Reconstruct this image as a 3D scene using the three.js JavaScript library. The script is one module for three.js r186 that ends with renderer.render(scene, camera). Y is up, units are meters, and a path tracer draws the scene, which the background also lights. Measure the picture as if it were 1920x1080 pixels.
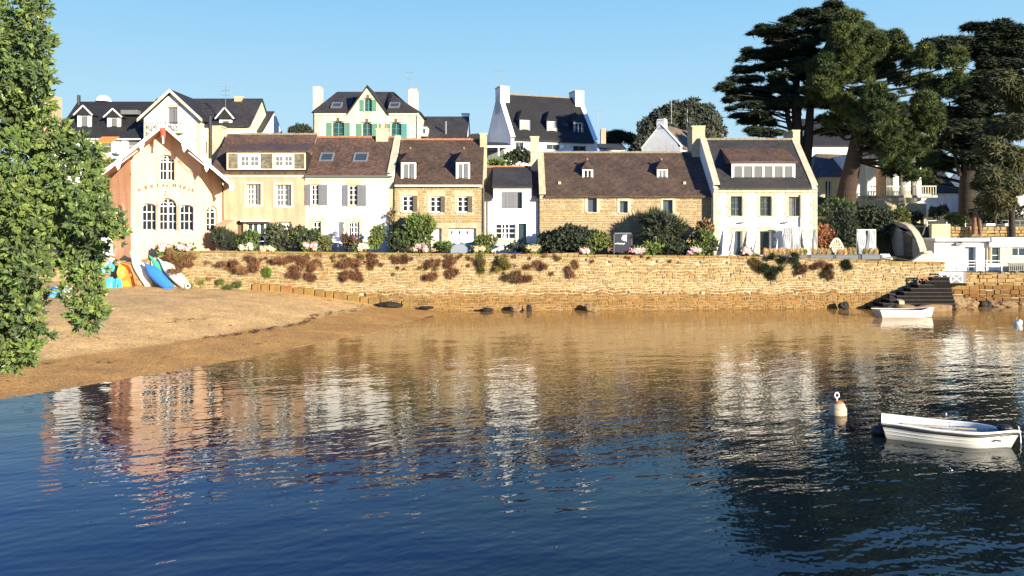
import * as THREE from 'three';
import { mergeGeometries, mergeVertices } from 'three/addons/utils/BufferGeometryUtils.js';
import { FontLoader } from 'three/addons/loaders/FontLoader.js';
import { TextGeometry } from 'three/addons/geometries/TextGeometry.js';

// ---------------------------------------------------------------- camera, sky, sun, exposure
const scene = new THREE.Scene();
const FOC = 1480, EYE = 5.5, HOR = 430;                 // focal length and horizon, in the photograph's pixels
const camera = new THREE.PerspectiveCamera(2 * Math.atan(540 / FOC) * 180 / Math.PI, 1920 / 1080, 0.3, 2000);
camera.position.set(0, EYE, 0);
camera.lookAt(0, EYE, -10);
camera.setViewOffset(1920, 1080, 0, 540 - HOR, 1920, 1080);
const renderer = new THREE.WebGLRenderer({ antialias: true });
renderer.toneMapping = THREE.LinearToneMapping;
const EXPO = 2.6;
renderer.toneMappingExposure = EXPO;
renderer.shadowMap.enabled = true;
const SUN = new THREE.Vector3(0.806, 0.272, 0.526).normalize();
{
  const W = 256, H = 128, a = new Float32Array(W * H * 4);
  const keys = [[-90, 0.2, 0.3, 0.45], [-2, 0.45, 0.68, 0.86], [0, 0.62, 0.84, 0.96], [8, 0.48, 0.765, 0.96], [16, 0.29, 0.62, 0.94], [26, 0.12, 0.37, 0.90], [34, 0.06, 0.25, 0.88], [55, 0.025, 0.15, 0.76], [90, 0.02, 0.11, 0.60]];
  for (let j = 0; j < H; j++) {
    const el = ((j + 0.5) / H - 0.5) * 180;
    let k = 0; while (k < keys.length - 2 && keys[k + 1][0] < el) k++;
    const t = Math.min(1, Math.max(0, (el - keys[k][0]) / (keys[k + 1][0] - keys[k][0])));
    for (let i = 0; i < W; i++) for (let c = 0; c < 4; c++)
      a[(j * W + i) * 4 + c] = c === 3 ? 1 : (keys[k][c + 1] * (1 - t) + keys[k + 1][c + 1] * t) / EXPO;
  }
  const sky = new THREE.DataTexture(a, W, H, THREE.RGBAFormat, THREE.FloatType);
  sky.mapping = THREE.EquirectangularReflectionMapping;
  sky.magFilter = THREE.LinearFilter; sky.needsUpdate = true;
  scene.background = sky; scene.environment = sky;
}
const sun = new THREE.DirectionalLight(new THREE.Color().setRGB(1, 0.89, 0.69), 5);
sun.position.copy(SUN).multiplyScalar(150); sun.target.position.set(0, 0, -50);
sun.castShadow = true; sun.shadow.mapSize.set(4096, 4096);
Object.assign(sun.shadow.camera, { left: -80, right: 80, top: 60, bottom: -60, near: 1, far: 400 });
scene.add(sun, sun.target);

// ---------------------------------------------------------------- helpers
const V = (x, y, z) => new THREE.Vector3(x, y, z);
const PX = (px, d) => (px - 960) / FOC * d, PY = (py, d) => EYE + (HOR - py) / FOC * d;   // where a pixel stands at a distance
const P = (px, py, d) => V(PX(px, d), PY(py, d), -d);
const rng = s => () => { s |= 0; s = s + 0x6D2B79F5 | 0; let t = Math.imul(s ^ s >>> 15, 1 | s); t = t + Math.imul(t ^ t >>> 7, 61 | t) ^ t; return ((t ^ t >>> 14) >>> 0) / 4294967296; };
const lerp = (a, b, t) => a + (b - a) * t, clamp = (x, a, b) => Math.min(b, Math.max(a, x));
const smooth = (a, b, x) => { const t = clamp((x - a) / (b - a), 0, 1); return t * t * (3 - 2 * t); };
const table = (k, x) => { if (x <= k[0][0]) return k[0][1]; for (let i = 1; i < k.length; i++) if (x <= k[i][0]) return lerp(k[i - 1][1], k[i][1], (x - k[i - 1][0]) / (k[i][0] - k[i - 1][0])); return k[k.length - 1][1]; };
function hash(ix, iy, s) { let h = Math.imul(ix, 374761393) + Math.imul(iy, 668265263) + Math.imul(s, 974634541) | 0; h = Math.imul(h ^ h >>> 13, 1274126177); return ((h ^ h >>> 16) >>> 0) / 4294967296; }
function vnoise(x, y, s, per = 0) {                        // value noise, tileable when per > 0
  const x0 = Math.floor(x), y0 = Math.floor(y), fx = x - x0, fy = y - y0, u = fx * fx * (3 - 2 * fx), v = fy * fy * (3 - 2 * fy);
  const w = n => per ? ((n % per) + per) % per : n;
  return lerp(lerp(hash(w(x0), w(y0), s), hash(w(x0 + 1), w(y0), s), u), lerp(hash(w(x0), w(y0 + 1), s), hash(w(x0 + 1), w(y0 + 1), s), u), v);
}
function fbm(x, y, s, oct, per = 0) { let a = 0, w = 0.5, t = 0; for (let o = 0; o < oct; o++) { a += w * vnoise(x, y, s + o, per); t += w; w *= 0.5; x *= 2; y *= 2; per *= 2; } return a / t; }

const used = {}, origins = new Map();
function numbered(n) { const k = used[n] = (used[n] ?? -1) + 1; return k ? n + '_' + String(k).padStart(3, '0') : n; }
function tag(o, label, category, group, kind) { o.userData = { label, category }; if (group) o.userData.group = group; if (kind) o.userData.kind = kind; return o; }
function thing(name, label, category, p, group) {
  const o = new THREE.Group(); o.name = numbered(name); o.position.copy(p); tag(o, label, category, group); scene.add(o); origins.set(o, p.clone()); return o;
}
function flat(g) {                                         // flat shading and uv in metres along each face
  g = g.index ? g.toNonIndexed() : g;
  for (const k of Object.keys(g.attributes)) if (k !== 'position' && k !== 'color') g.deleteAttribute(k);
  g.computeVertexNormals();
  const p = g.attributes.position, n = g.attributes.normal, uv = new Float32Array(p.count * 2), N = V(), U = V(), W = V(), Q = V();
  for (let i = 0; i < p.count; i++) {
    N.fromBufferAttribute(n, i); Q.fromBufferAttribute(p, i);
    if (Math.abs(N.y) > 0.98) U.set(1, 0, 0); else U.set(N.z, 0, -N.x).normalize();
    W.crossVectors(N, U);
    uv[2 * i] = Q.dot(U); uv[2 * i + 1] = Q.dot(W);
  }
  g.setAttribute('uv', new THREE.BufferAttribute(uv, 2));
  return g;
}
function part(parent, name, geos, m, label) {              // geometry given in scene coordinates, moved to the thing's base
  const list = [].concat(geos).map(g => g.userData.keep ? g : flat(g));
  const g = list.length > 1 ? mergeGeometries(list) : list[0];
  const o = origins.get(parent);
  g.translate(-o.x, -o.y, -o.z);
  const k = new THREE.Mesh(g, m); k.name = numbered(name); k.castShadow = k.receiveShadow = true;
  if (label) k.userData.label = label;
  parent.add(k); origins.set(k, o); return k;
}
function solo(name, geos, m, label, category, group, at) { // a thing that is one mesh
  const list = [].concat(geos).map(g => g.userData.keep ? g : flat(g)), g = list.length > 1 ? mergeGeometries(list) : list[0];
  g.computeBoundingBox(); const b = g.boundingBox, o = at || V((b.min.x + b.max.x) / 2, b.min.y, (b.min.z + b.max.z) / 2);
  g.translate(-o.x, -o.y, -o.z);
  const k = new THREE.Mesh(g, m); k.name = numbered(name); k.position.copy(o); k.castShadow = k.receiveShadow = true; tag(k, label, category, group); scene.add(k); origins.set(k, o); return k;
}
function ground(name, g, m, label) { const k = new THREE.Mesh(g, m); k.name = name; k.castShadow = k.receiveShadow = true; k.userData = { kind: 'structure', label }; scene.add(k); return k; }
// solids
const box = (x0, x1, y0, y1, z0, z1) => new THREE.BoxGeometry(Math.abs(x1 - x0), Math.abs(y1 - y0), Math.abs(z1 - z0)).translate((x0 + x1) / 2, (y0 + y1) / 2, (z0 + z1) / 2);
function shapeOf(pts) { const s = new THREE.Shape(); pts.forEach(([x, y], i) => i ? s.lineTo(x, y) : s.moveTo(x, y)); s.closePath(); return s; }
function prismZ(pts, z0, z1, holes = []) { const s = shapeOf(pts); s.holes = holes; return new THREE.ExtrudeGeometry(s, { depth: Math.abs(z1 - z0), bevelEnabled: false, curveSegments: 10 }).translate(0, 0, Math.min(z0, z1)); }
function prismX(pts, x0, x1, holes = []) {                 // outline in (z, y), drawn out along x
  const s = shapeOf(pts.map(([z, y]) => [-z, y])); s.holes = holes;
  return new THREE.ExtrudeGeometry(s, { depth: Math.abs(x1 - x0), bevelEnabled: false, curveSegments: 10 }).rotateY(Math.PI / 2).translate(Math.min(x0, x1), 0, 0);
}
function poly(verts, faces) {                              // a solid from corners and faces
  const a = []; for (const f of faces) for (let i = 1; i < f.length - 1; i++) for (const k of [f[0], f[i], f[i + 1]]) a.push(...verts[k]);
  const g = new THREE.BufferGeometry(); g.setAttribute('position', new THREE.Float32BufferAttribute(a, 3)); return g;
}
function bar(a, b, w, h = w) {                             // a straight bar between two points
  const d = b.clone().sub(a), L = d.length(), g = new THREE.BoxGeometry(w, h, L);
  const m = new THREE.Matrix4().lookAt(a, b, Math.abs(d.y) > 0.99 * L ? V(0, 0, 1) : V(0, 1, 0)); m.setPosition(a.clone().add(b).multiplyScalar(0.5)); return g.applyMatrix4(m);
}
function keep(g) { g = g.index ? g.toNonIndexed() : g; for (const k of Object.keys(g.attributes)) if (!['position', 'normal', 'uv', 'color'].includes(k)) g.deleteAttribute(k); g.userData.keep = true; return g; }
function rod(pts, r0, r1, seg = 8, n = 0) {                // a tapered bent round rod through points
  const c = new THREE.CatmullRomCurve3(pts), N = n || Math.max(2, pts.length * 3), g = new THREE.TubeGeometry(c, N, 1, seg, false), p = g.attributes.position;
  for (let i = 0; i <= N; i++) { const q = c.getPointAt(i / N), r = lerp(r0, r1, i / N); for (let j = 0; j <= seg; j++) { const k = i * (seg + 1) + j; p.setXYZ(k, q.x + (p.getX(k) - q.x) * r, q.y + (p.getY(k) - q.y) * r, q.z + (p.getZ(k) - q.z) * r); } }
  const uv = g.attributes.uv, L = c.getLength(); for (let i = 0; i < uv.count; i++) uv.setXY(i, uv.getX(i) * L, uv.getY(i) * 6.28 * r0);
  return keep(g);
}
function gridSurface(nu, nv, f, uvf) {                     // smooth sheet f(u, v) -> [x, y, z]
  const pos = [], uv = [], idx = [];
  for (let j = 0; j <= nv; j++) for (let i = 0; i <= nu; i++) { const q = f(i / nu, j / nv); pos.push(q[0], q[1], q[2]); const w = uvf ? uvf(i / nu, j / nv, q) : [i / nu, j / nv]; uv.push(w[0], w[1]); }
  for (let j = 0; j < nv; j++) for (let i = 0; i < nu; i++) { const a = j * (nu + 1) + i; idx.push(a, a + 1, a + nu + 1, a + 1, a + nu + 2, a + nu + 1); }
  const g = new THREE.BufferGeometry(); g.setAttribute('position', new THREE.Float32BufferAttribute(pos, 3)); g.setAttribute('uv', new THREE.Float32BufferAttribute(uv, 2)); g.setIndex(idx); g.computeVertexNormals(); return g;
}

// ---------------------------------------------------------------- textures and materials
function tex(n, metres, f, color = true) {                 // f(u, v) -> grey or [r, g, b] in 0..1; one tile covers so many metres
  const a = new Uint8Array(n * n * 4);
  for (let j = 0; j < n; j++) for (let i = 0; i < n; i++) { const q = f(i / n, j / n), k = (j * n + i) * 4; for (let c = 0; c < 3; c++) a[k + c] = 255 * clamp(q.length ? q[c] : q, 0, 1); a[k + 3] = 255; }
  const t = new THREE.DataTexture(a, n, n); t.wrapS = t.wrapT = THREE.RepeatWrapping; t.magFilter = THREE.LinearFilter; t.repeat.set(1 / metres, 1 / metres);
  if (color) t.colorSpace = THREE.SRGBColorSpace; t.needsUpdate = true; return t;
}
const T = {};
T.stucco = tex(512, 5, (u, v) => { const a = fbm(u * 5, v * 5, 3, 4, 5), b = fbm(u * 64, v * 64, 9, 2, 64), s = smooth(0.62, 0.75, fbm(u * 18, v * 3, 40, 3, 3)); const g = 0.90 + 0.11 * a + 0.07 * (b - 0.5) - 0.05 * s; return [g, g - 0.005, g - 0.02 * (1 - a)]; });
T.stuccoB = tex(512, 2, (u, v) => fbm(u * 40, v * 40, 21, 3, 40), false);
const slate = (lich, seed) => (u, v) => {
  const rows = 32, cols = 20, r = Math.floor(v * rows), c = Math.floor(u * cols + (r & 1) * 0.5), h = hash(((c % cols) + cols) % cols, r, seed), big = fbm(u * 4, v * 4, seed + 3, 4, 4), f = fbm(u * 90, v * 90, seed + 5, 2, 90);
  let g = [0.80 + 0.30 * (h - 0.5) + 0.42 * (big - 0.5) + 0.14 * (f - 0.5)]; g = [g[0], g[0], g[0]];
  const sp = smooth(0.54, 0.62, fbm(u * 34, v * 34, seed + 11, 3, 34)) * smooth(0.42, 0.6, fbm(u * 5, v * 5, seed + 17, 3, 5)) * lich;
  return [lerp(g[0], 1, sp), lerp(g[1], 0.93, sp), lerp(g[2], 0.80, sp)];
};
T.slate = tex(1024, 4, slate(0.35, 51)); T.slateL = tex(1024, 4, slate(1, 77));
T.slateB = tex(1024, 4, (u, v) => { const rows = 32, cols = 20, r = Math.floor(v * rows), fr = v * rows - r, cu = u * cols + (r & 1) * 0.5, c = Math.floor(cu), fc = cu - c; return (fc < 0.05 ? 0.15 : 1) * (1 - 0.75 * fr) * (0.85 + 0.15 * hash(((c % cols) + cols) % cols, r, 5)); }, false);
T.stone = tex(512, 1.6, (u, v) => { const a = fbm(u * 6, v * 6, 61, 4, 6), b = fbm(u * 48, v * 48, 64, 3, 48); const g = 0.72 + 0.24 * a + 0.24 * (b - 0.5); return [g, g - 0.01, g - 0.03]; });
T.stoneB = tex(512, 1.6, (u, v) => 0.6 * fbm(u * 14, v * 14, 71, 4, 14) + 0.4 * fbm(u * 60, v * 60, 75, 2, 60), false);
T.sand = tex(1024, 6, (u, v) => { const a = fbm(u * 7, v * 7, 81, 4, 7), b = vnoise(u * 160, v * 160, 85, 160), c = vnoise(u * 340, v * 340, 87, 340), peb = smooth(0.80, 0.9, vnoise(u * 110, v * 110, 89, 110)); const m = vnoise(u * 70, v * 70, 83, 70), g = 0.80 + 0.20 * (a - 0.5) + 0.14 * (m - 0.5) + 0.20 * (b - 0.5) + 0.12 * (c - 0.5) - 0.16 * peb; return [g, g * 0.985, g * 0.95]; });
T.sandB = tex(1024, 6, (u, v) => 0.55 * fbm(u * 24, v * 24, 91, 4, 24) + 0.45 * vnoise(u * 150, v * 150, 95, 150), false);
T.bark = tex(256, 1.2, (u, v) => { const a = fbm(u * 10, v * 40, 101, 3, 10); const g = 0.55 + 0.6 * (a - 0.3); return [g, g * 0.96, g * 0.92]; });
T.barkB = tex(256, 1.2, (u, v) => fbm(u * 6, v * 24, 105, 3, 6), false);
T.grass = tex(512, 4, (u, v) => { const a = fbm(u * 6, v * 6, 111, 4, 6), b = vnoise(u * 120, v * 120, 113, 120); const g = 0.5 + 0.35 * a + 0.3 * (b - 0.5); return [g * (0.8 + 0.4 * a), g, g * 0.7]; });
T.grain = tex(512, 1, (u, v) => { const a = fbm(u * 4, v * 60, 121, 3, 4); const g = 0.85 + 0.2 * (a - 0.5); return [g, g, g]; });
function mat(c, o = {}) { const m = new THREE.MeshPhysicalMaterial({ color: new THREE.Color().setRGB(...c), roughness: 0.85, ...o }); if (!('side' in o)) m.side = THREE.DoubleSide; return m; }
const stucco = (c, o) => mat(c, { map: T.stucco, bumpMap: T.stuccoB, bumpScale: 0.006, roughness: 0.92, ...o });
const roofM = (c, t = T.slate, o) => mat(c, { map: t, bumpMap: T.slateB, bumpScale: 0.018, roughness: 0.75, ...o });
const M = {
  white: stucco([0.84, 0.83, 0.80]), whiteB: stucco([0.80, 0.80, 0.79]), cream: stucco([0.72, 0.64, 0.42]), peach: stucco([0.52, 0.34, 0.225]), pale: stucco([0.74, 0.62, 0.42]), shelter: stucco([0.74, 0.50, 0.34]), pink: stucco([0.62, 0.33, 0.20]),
  trim: mat([0.80, 0.80, 0.77], { roughness: 0.5 }), trimCream: mat([0.70, 0.62, 0.42], { roughness: 0.7, map: T.stucco }), grey: mat([0.19, 0.20, 0.225], { roughness: 0.6, map: T.grain }), greyD: mat([0.13, 0.13, 0.14], { roughness: 0.6 }), planter: mat([0.075, 0.09, 0.12], { roughness: 0.6 }), slateGlass: mat([0.06, 0.075, 0.10], { roughness: 0.15 }), greyBlue: mat([0.20, 0.24, 0.30], { roughness: 0.55 }),
  green: mat([0.12, 0.30, 0.20], { roughness: 0.6, map: T.grain }), teal: mat([0.06, 0.22, 0.20], { roughness: 0.5 }), brown: mat([0.16, 0.11, 0.07], { roughness: 0.8, map: T.grain }), tanPanel: mat([0.20, 0.17, 0.12], { roughness: 0.8, map: T.slate, bumpMap: T.slateB, bumpScale: 0.015 }),
  black: mat([0.015, 0.015, 0.017], { roughness: 0.5 }), metal: mat([0.45, 0.45, 0.45], { roughness: 0.35, metalness: 0.8 }), lead: mat([0.10, 0.105, 0.11], { roughness: 0.5 }), orange: mat([0.75, 0.22, 0.04], { roughness: 0.7 }), red: mat([0.65, 0.06, 0.03], { roughness: 0.7 }), rust: mat([0.30, 0.17, 0.09], { roughness: 0.8 }),
  glass: mat([0.012, 0.014, 0.016], { roughness: 0.06 }), glassB: mat([0.03, 0.05, 0.06], { roughness: 0.05 }), curtainGlass: mat([0.20, 0.20, 0.195], { roughness: 0.12, map: T.grain }), soffit: mat([0.40, 0.17, 0.09], { roughness: 0.8, map: T.grain }),
  stoneShade: mat([0.36, 0.34, 0.32], { map: T.stucco, bumpMap: T.stuccoB, bumpScale: .01, roughness: .95 }), stone: mat([0.56, 0.44, 0.24], { map: T.stone, bumpMap: T.stoneB, bumpScale: 0.02, roughness: 0.95, vertexColors: true }), stonePlain: mat([0.62, 0.53, 0.36], { map: T.stone, bumpMap: T.stoneB, bumpScale: 0.012, roughness: 0.95 }), mortar: mat([0.56, 0.47, 0.33], { map: T.stone, bumpMap: T.stoneB, bumpScale: 0.02, roughness: 1 }),
  quoin: mat([0.62, 0.56, 0.42], { map: T.stone, roughness: 0.95 }), roofBrown: roofM([0.092, 0.056, 0.034]), roofLichen: roofM([0.115, 0.066, 0.044], T.slateL), roofDark: roofM([0.018, 0.017, 0.018]), roofGrey: roofM([0.040, 0.036, 0.034]), roofTan: roofM([0.20, 0.145, 0.09]), ridge: mat([0.45, 0.20, 0.10], { map: T.stone, roughness: 0.9 }), ridgeGrey: mat([0.30, 0.25, 0.18], { map: T.stone, roughness: 0.9 }),
};
// ---------------------------------------------------------------- land, beach, water
const wallD = x => x > 30.4 ? 57 : table([[-32, 53.6], [-5.75, 53.2], [23.8, 55], [30.4, 55.4]], x);
const wallTop = x => x > 30.4 ? 2.42 : table([[-33, 2.7], [-26.5, 3.2], [-22.6, 3.9], [-21, 4.05], [15, 3.66], [24, 3.4], [26, 3.26], [30.4, 3.2]], x);
const shore = [[-30, -4], [-16.6, -25.3], [-11.9, -32.6], [-7.6, -41.7], [-4.8, -51.5], [-3.0, -60]];
function shoreDist(x, z) {                                  // metres inland of the waterline (negative over the water)
  let best = 1e9, s = 0;
  for (let i = 0; i < shore.length - 1; i++) {
    const [ax, az] = shore[i], [bx, bz] = shore[i + 1], dx = bx - ax, dz = bz - az, t = clamp(((x - ax) * dx + (z - az) * dz) / (dx * dx + dz * dz), 0, 1), ex = x - ax - t * dx, ez = z - az - t * dz, d = Math.hypot(ex, ez);
    if (d < best) { best = d; s = Math.sign(dx * (z - az) - dz * (x - ax)); }
  }
  return -s * best;
}
const beachY = (x, z) => {
  const s = shoreDist(x, z), n = fbm(x * 0.35, z * 0.35, 7, 3) - 0.5;
  return (s < 0 ? s * 0.16 : table([[0, 0], [4.5, 0.38], [6.2, 0.66], [9, 1.08], [11.7, 1.36], [18, 1.58], [30, 2.1], [60, 3]], s)) + n * 0.05 * smooth(0, 3, s) + (fbm(x * 2.2, z * 2.2, 17, 2) - 0.5) * 0.05 * smooth(4, 6, s);
};
function landY(x, d) {
  const hill = 3.7 + Math.max(0, d - 66) * 0.30;
  if (x > 30.4) return d < 62.2 ? 2.4 : Math.min(5.6 + Math.max(0, d - (x > 34 ? 74 : 62.2)) * 0.13, 9);
  const front = Math.min(wallTop(x) - 0.1, 3.8), y = lerp(front, Math.min(hill, 10.5), smooth(56, 60, d));
  if (x > 22.5) return d < 61 ? Math.min(y, 3.5) : lerp(y, Math.min(6.4 + (d - 62) * 0.22, 10.5), smooth(61, 62.2, d) * smooth(22.5, 23.6, x));
  return Math.min(y, 12);
}
{
  const g = gridSurface(260, 130, (u, v) => { const x = lerp(-70, 75, u), d0 = wallD(x) + 0.45, d = d0 + (v ** 1.6) * 110; return [x, landY(x, d) + 0.06 * (fbm(x, d, 5, 2) - 0.5), -d]; }, (u, v, q) => [q[0], q[2]]);
  ground('terrain', g, mat([0.10, 0.10, 0.045], { map: T.grass, roughness: 1 }), 'grassy sloping ground behind the sea wall');
}
{
  const x0 = -62, x1 = 2, z0 = -8, z1 = -57, nu = 300, nv = 230, col = [];
  const g = gridSurface(nu, nv, (u, v) => { const x = lerp(x0, x1, u), z = lerp(z0, z1, v); return [x, beachY(x, z), z]; }, (u, v, q) => [q[0], q[2]]);
  const p = g.attributes.position;
  for (let i = 0; i < p.count; i++) {
    const x = p.getX(i), z = p.getZ(i), s = shoreDist(x, z) + (fbm(x * 0.5, z * 0.5, 33, 3) - 0.5) * 1.2, w = smooth(4.3, 4.9, s), b = 0.85 + 0.3 * fbm(x * 0.8, z * 0.8, 36, 3);
    const pat = smooth(0.5, 0.62, fbm(x * 0.25 + 9, z * 0.6, 38, 3)) * (1 - w);
    col.push(lerp(0.66 - 0.06 * pat, 0.86, w) * b, lerp(0.355 - 0.04 * pat, 0.56, w) * b, lerp(0.085 - 0.01 * pat, 0.225, w) * b);
  }
  g.setAttribute('color', new THREE.Float32BufferAttribute(col, 3));
  ground('beach', g, mat([1, 1, 1], { map: T.sand, bumpMap: T.sandB, bumpScale: 0.035, roughness: 0.9, vertexColors: true }), 'golden sand beach, wet and darker along the waterline');
}
const calm = (x, z) => { const n = fbm(x * 0.07 + 4, z * 0.12, 301, 3) - 0.5; const side = smooth(-7, 7, x + 14 * n + (-z - 22) * 0.12); return lerp(0.62, 1.15, side) * lerp(1, 0.62, smooth(34, 50, -z + 10 * n)); };
function waves(N, l0, l1, seed, spread) {
  const r = rng(seed), w = [];
  for (let i = 0; i < N; i++) { const L = l0 * (l1 / l0) ** ((i + r()) / N), k = 6.2832 / L, a = Math.PI / 2 - 0.35 + (r() + r() + r() - 1.5) * spread; w.push([k * Math.cos(a), k * Math.sin(a), r() * 6.2832, 1 / k]); }
  return (x, z) => { let s = 0; for (const q of w) s += q[3] * Math.sin(q[0] * x + q[1] * z + q[2]); return s * Math.sqrt(2 / N); };
}
{
  const big = waves(26, 0.55, 3.2, 11, 1.0), mid = waves(20, 0.20, 0.6, 12, 1.0), fine = waves(16, 0.09, 0.2, 13, 1.1);
  const R0 = 9, R1 = 66, g = gridSurface(540, 460, (u, v) => {
    const d = R0 * (R1 / R0) ** v, x = d * lerp(-0.95, 0.95, u), z = -d;
    return [x, 0.015 * big(x, z) * calm(x, z), z];
  }, (u, v, q) => [(q[0] + 22) / 62, (q[2] + 62) / 62]);
  const n = 2048, a = new Float32Array(n * n * 4);
  for (let j = 0; j < n; j++) for (let i = 0; i < n; i++) { const x = i / n * 62 - 22, z = j / n * 62 - 62, c = calm(x, z), h = 0.020 * mid(x, z) * c + 0.036 * fine(x, z) * Math.max(0, c - 0.38); const k = (j * n + i) * 4; a[k] = a[k + 1] = a[k + 2] = h * 10 + 0.5; a[k + 3] = 1; }
  const t = new THREE.DataTexture(a, n, n, THREE.RGBAFormat, THREE.FloatType); t.wrapS = t.wrapT = THREE.RepeatWrapping; t.magFilter = THREE.LinearFilter; t.needsUpdate = true;
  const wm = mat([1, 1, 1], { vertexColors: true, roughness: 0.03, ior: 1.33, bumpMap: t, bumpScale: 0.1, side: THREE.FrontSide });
  // the open harbour round it, flat
  const ring = [];
  for (const [xa, xb, za, zb] of [[-400, 400, R0 * -1, 300], [-400, -63, -66, -9], [63, 400, -66, -9]]) ring.push(new THREE.PlaneGeometry(xb - xa, zb - za).rotateX(-Math.PI / 2).translate((xa + xb) / 2, -0.05, (za + zb) / 2));
  // what the water holds: stirred sand over the shallow bed by the wall and the beach, green-black weed beyond; the near-left blue is sky reflection put into the colour
  const bed = q => { const p = q.attributes.position, c = []; for (let i = 0; i < p.count; i++) { const x = p.getX(i), z = p.getZ(i), n = fbm(x * 0.11, z * 0.16, 401, 4) - 0.5, n2 = fbm(x * 0.6, z * 0.6, 411, 3) - 0.5, edge = 25 + Math.max(0, x - 4) * 0.6 + Math.max(0, -8 - x) * 1.2, sand = smooth(edge - 4, edge + 12, -z + 12 * n + 3 * n2) , skyTint = smooth(4, -9, x * 0.8 + 10 * n) * smooth(-24, -15, z + 6 * n); const k = [lerp(0.006, 0.001, skyTint), lerp(0.012, 0.011, skyTint), lerp(0.014, 0.085, skyTint)]; c.push(lerp(k[0], 0.32, sand), lerp(k[1], 0.172, sand), lerp(k[2], 0.05, sand)); } q.setAttribute('color', new THREE.Float32BufferAttribute(c, 3)); };
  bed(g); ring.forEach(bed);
  g.userData.keep = true;
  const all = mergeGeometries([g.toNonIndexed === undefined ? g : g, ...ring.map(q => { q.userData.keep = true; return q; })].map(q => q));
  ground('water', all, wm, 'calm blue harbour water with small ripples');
}

// ---------------------------------------------------------------- stones
const STN = [[0.74, 0.68, 0.57], [0.69, 0.63, 0.51], [0.78, 0.73, 0.63], [0.64, 0.57, 0.46], [0.72, 0.65, 0.52], [0.60, 0.52, 0.41]];
function stoneGeo(c, front, back, col, r, inset = 0.022) { // corners c: 4 of [x, y]; front / back: z of x
  const j = () => (r() - 0.5) * 0.022, cx = (c[0][0] + c[2][0]) / 2, cy = (c[0][1] + c[2][1]) / 2, v = [];
  for (const [x, y] of c) v.push([x, y, back(x)]);
  for (const [x, y] of c) v.push([x, y, back(x) * 0.3 + front(x) * 0.7]);
  for (const [x, y] of c) v.push([x + Math.sign(cx - x) * (inset + j()), y + Math.sign(cy - y) * (inset + j()), front(x) + j()]);
  const f = []; for (let k = 0; k < 4; k++) { const n = (k + 1) % 4; f.push([k, n, 4 + n, 4 + k], [4 + k, 4 + n, 8 + n, 8 + k]); } f.push([8, 9, 10, 11]);
  const g = poly(v, f), n = g.attributes.position.count, a = new Float32Array(n * 3);
  for (let i = 0; i < n; i++) { a[3 * i] = col[0]; a[3 * i + 1] = col[1]; a[3 * i + 2] = col[2]; }
  g.setAttribute('color', new THREE.BufferAttribute(a, 3)); return g;
}
function courses(o) {                                       // rubble courses: x0, x1, y0, y1, h:[min,max], w:[min,max], front(x), skip(x0,x1,y0,y1), tint(x,y,r)
  const r = rng(o.seed), out = []; let y = o.y0;
  while (y < o.y1 - 0.06) {
    const h = Math.min(lerp(o.h[0], o.h[1], r()), o.y1 - y + 0.001); let x = o.x0, row = [];
    while (x < o.x1 - 0.08) {
      let w = lerp(o.w[0], o.w[1], r()); if (o.x1 - x - w < o.w[0]) w = o.x1 - x;
      const g = 0.004 + 0.010 * r(), jj = () => (r() - 0.5) * (o.jit ?? 0.05), wv = (X, Y) => (o.wave || 0) * (fbm(X * 1.3, Y * 0.9, o.seed, 3) - 0.5) * smooth(0, 0.4, Y - o.y0) * smooth(0, 0.4, o.y1 - Y), cr = (X, Y) => [X, Y + wv(X, Y)], hh = h * (r() < 0.12 ? 0.8 : 1), c = [cr(x + g + jj() * .5, y + g + jj() * .4), cr(x + w - g + jj() * .5, y + g + jj() * .4), cr(x + w - g + jj() * .5, y + hh - g + jj() * .4), cr(x + g + jj() * .5, y + hh - g + jj() * .4)], p = lerp(o.proud[0], o.proud[1], r());
      const col = o.tint(x + w / 2, y + h / 2, r);
      if (!(o.skip && o.skip(x, x + w, y, y + h))) { const f = q => o.front(q) + p, k = q => o.front(q) - 0.24; out.push({ g: stoneGeo(c, f, k, col, r), area: w * h, x: x + w / 2, y: y + h / 2 }); }
      x += w;
    }
    y += h;
  }
  return out;
}
const rect = (x0, x1, y0, y1) => [[x0, y0], [x1, y0], [x1, y1], [x0, y1]];
let seaWall;
const warm = (x, y, r) => { const c = STN[Math.floor(r() * STN.length)], k = 0.86 + 0.26 * r(); return c.map(q => q * k); };
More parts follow.
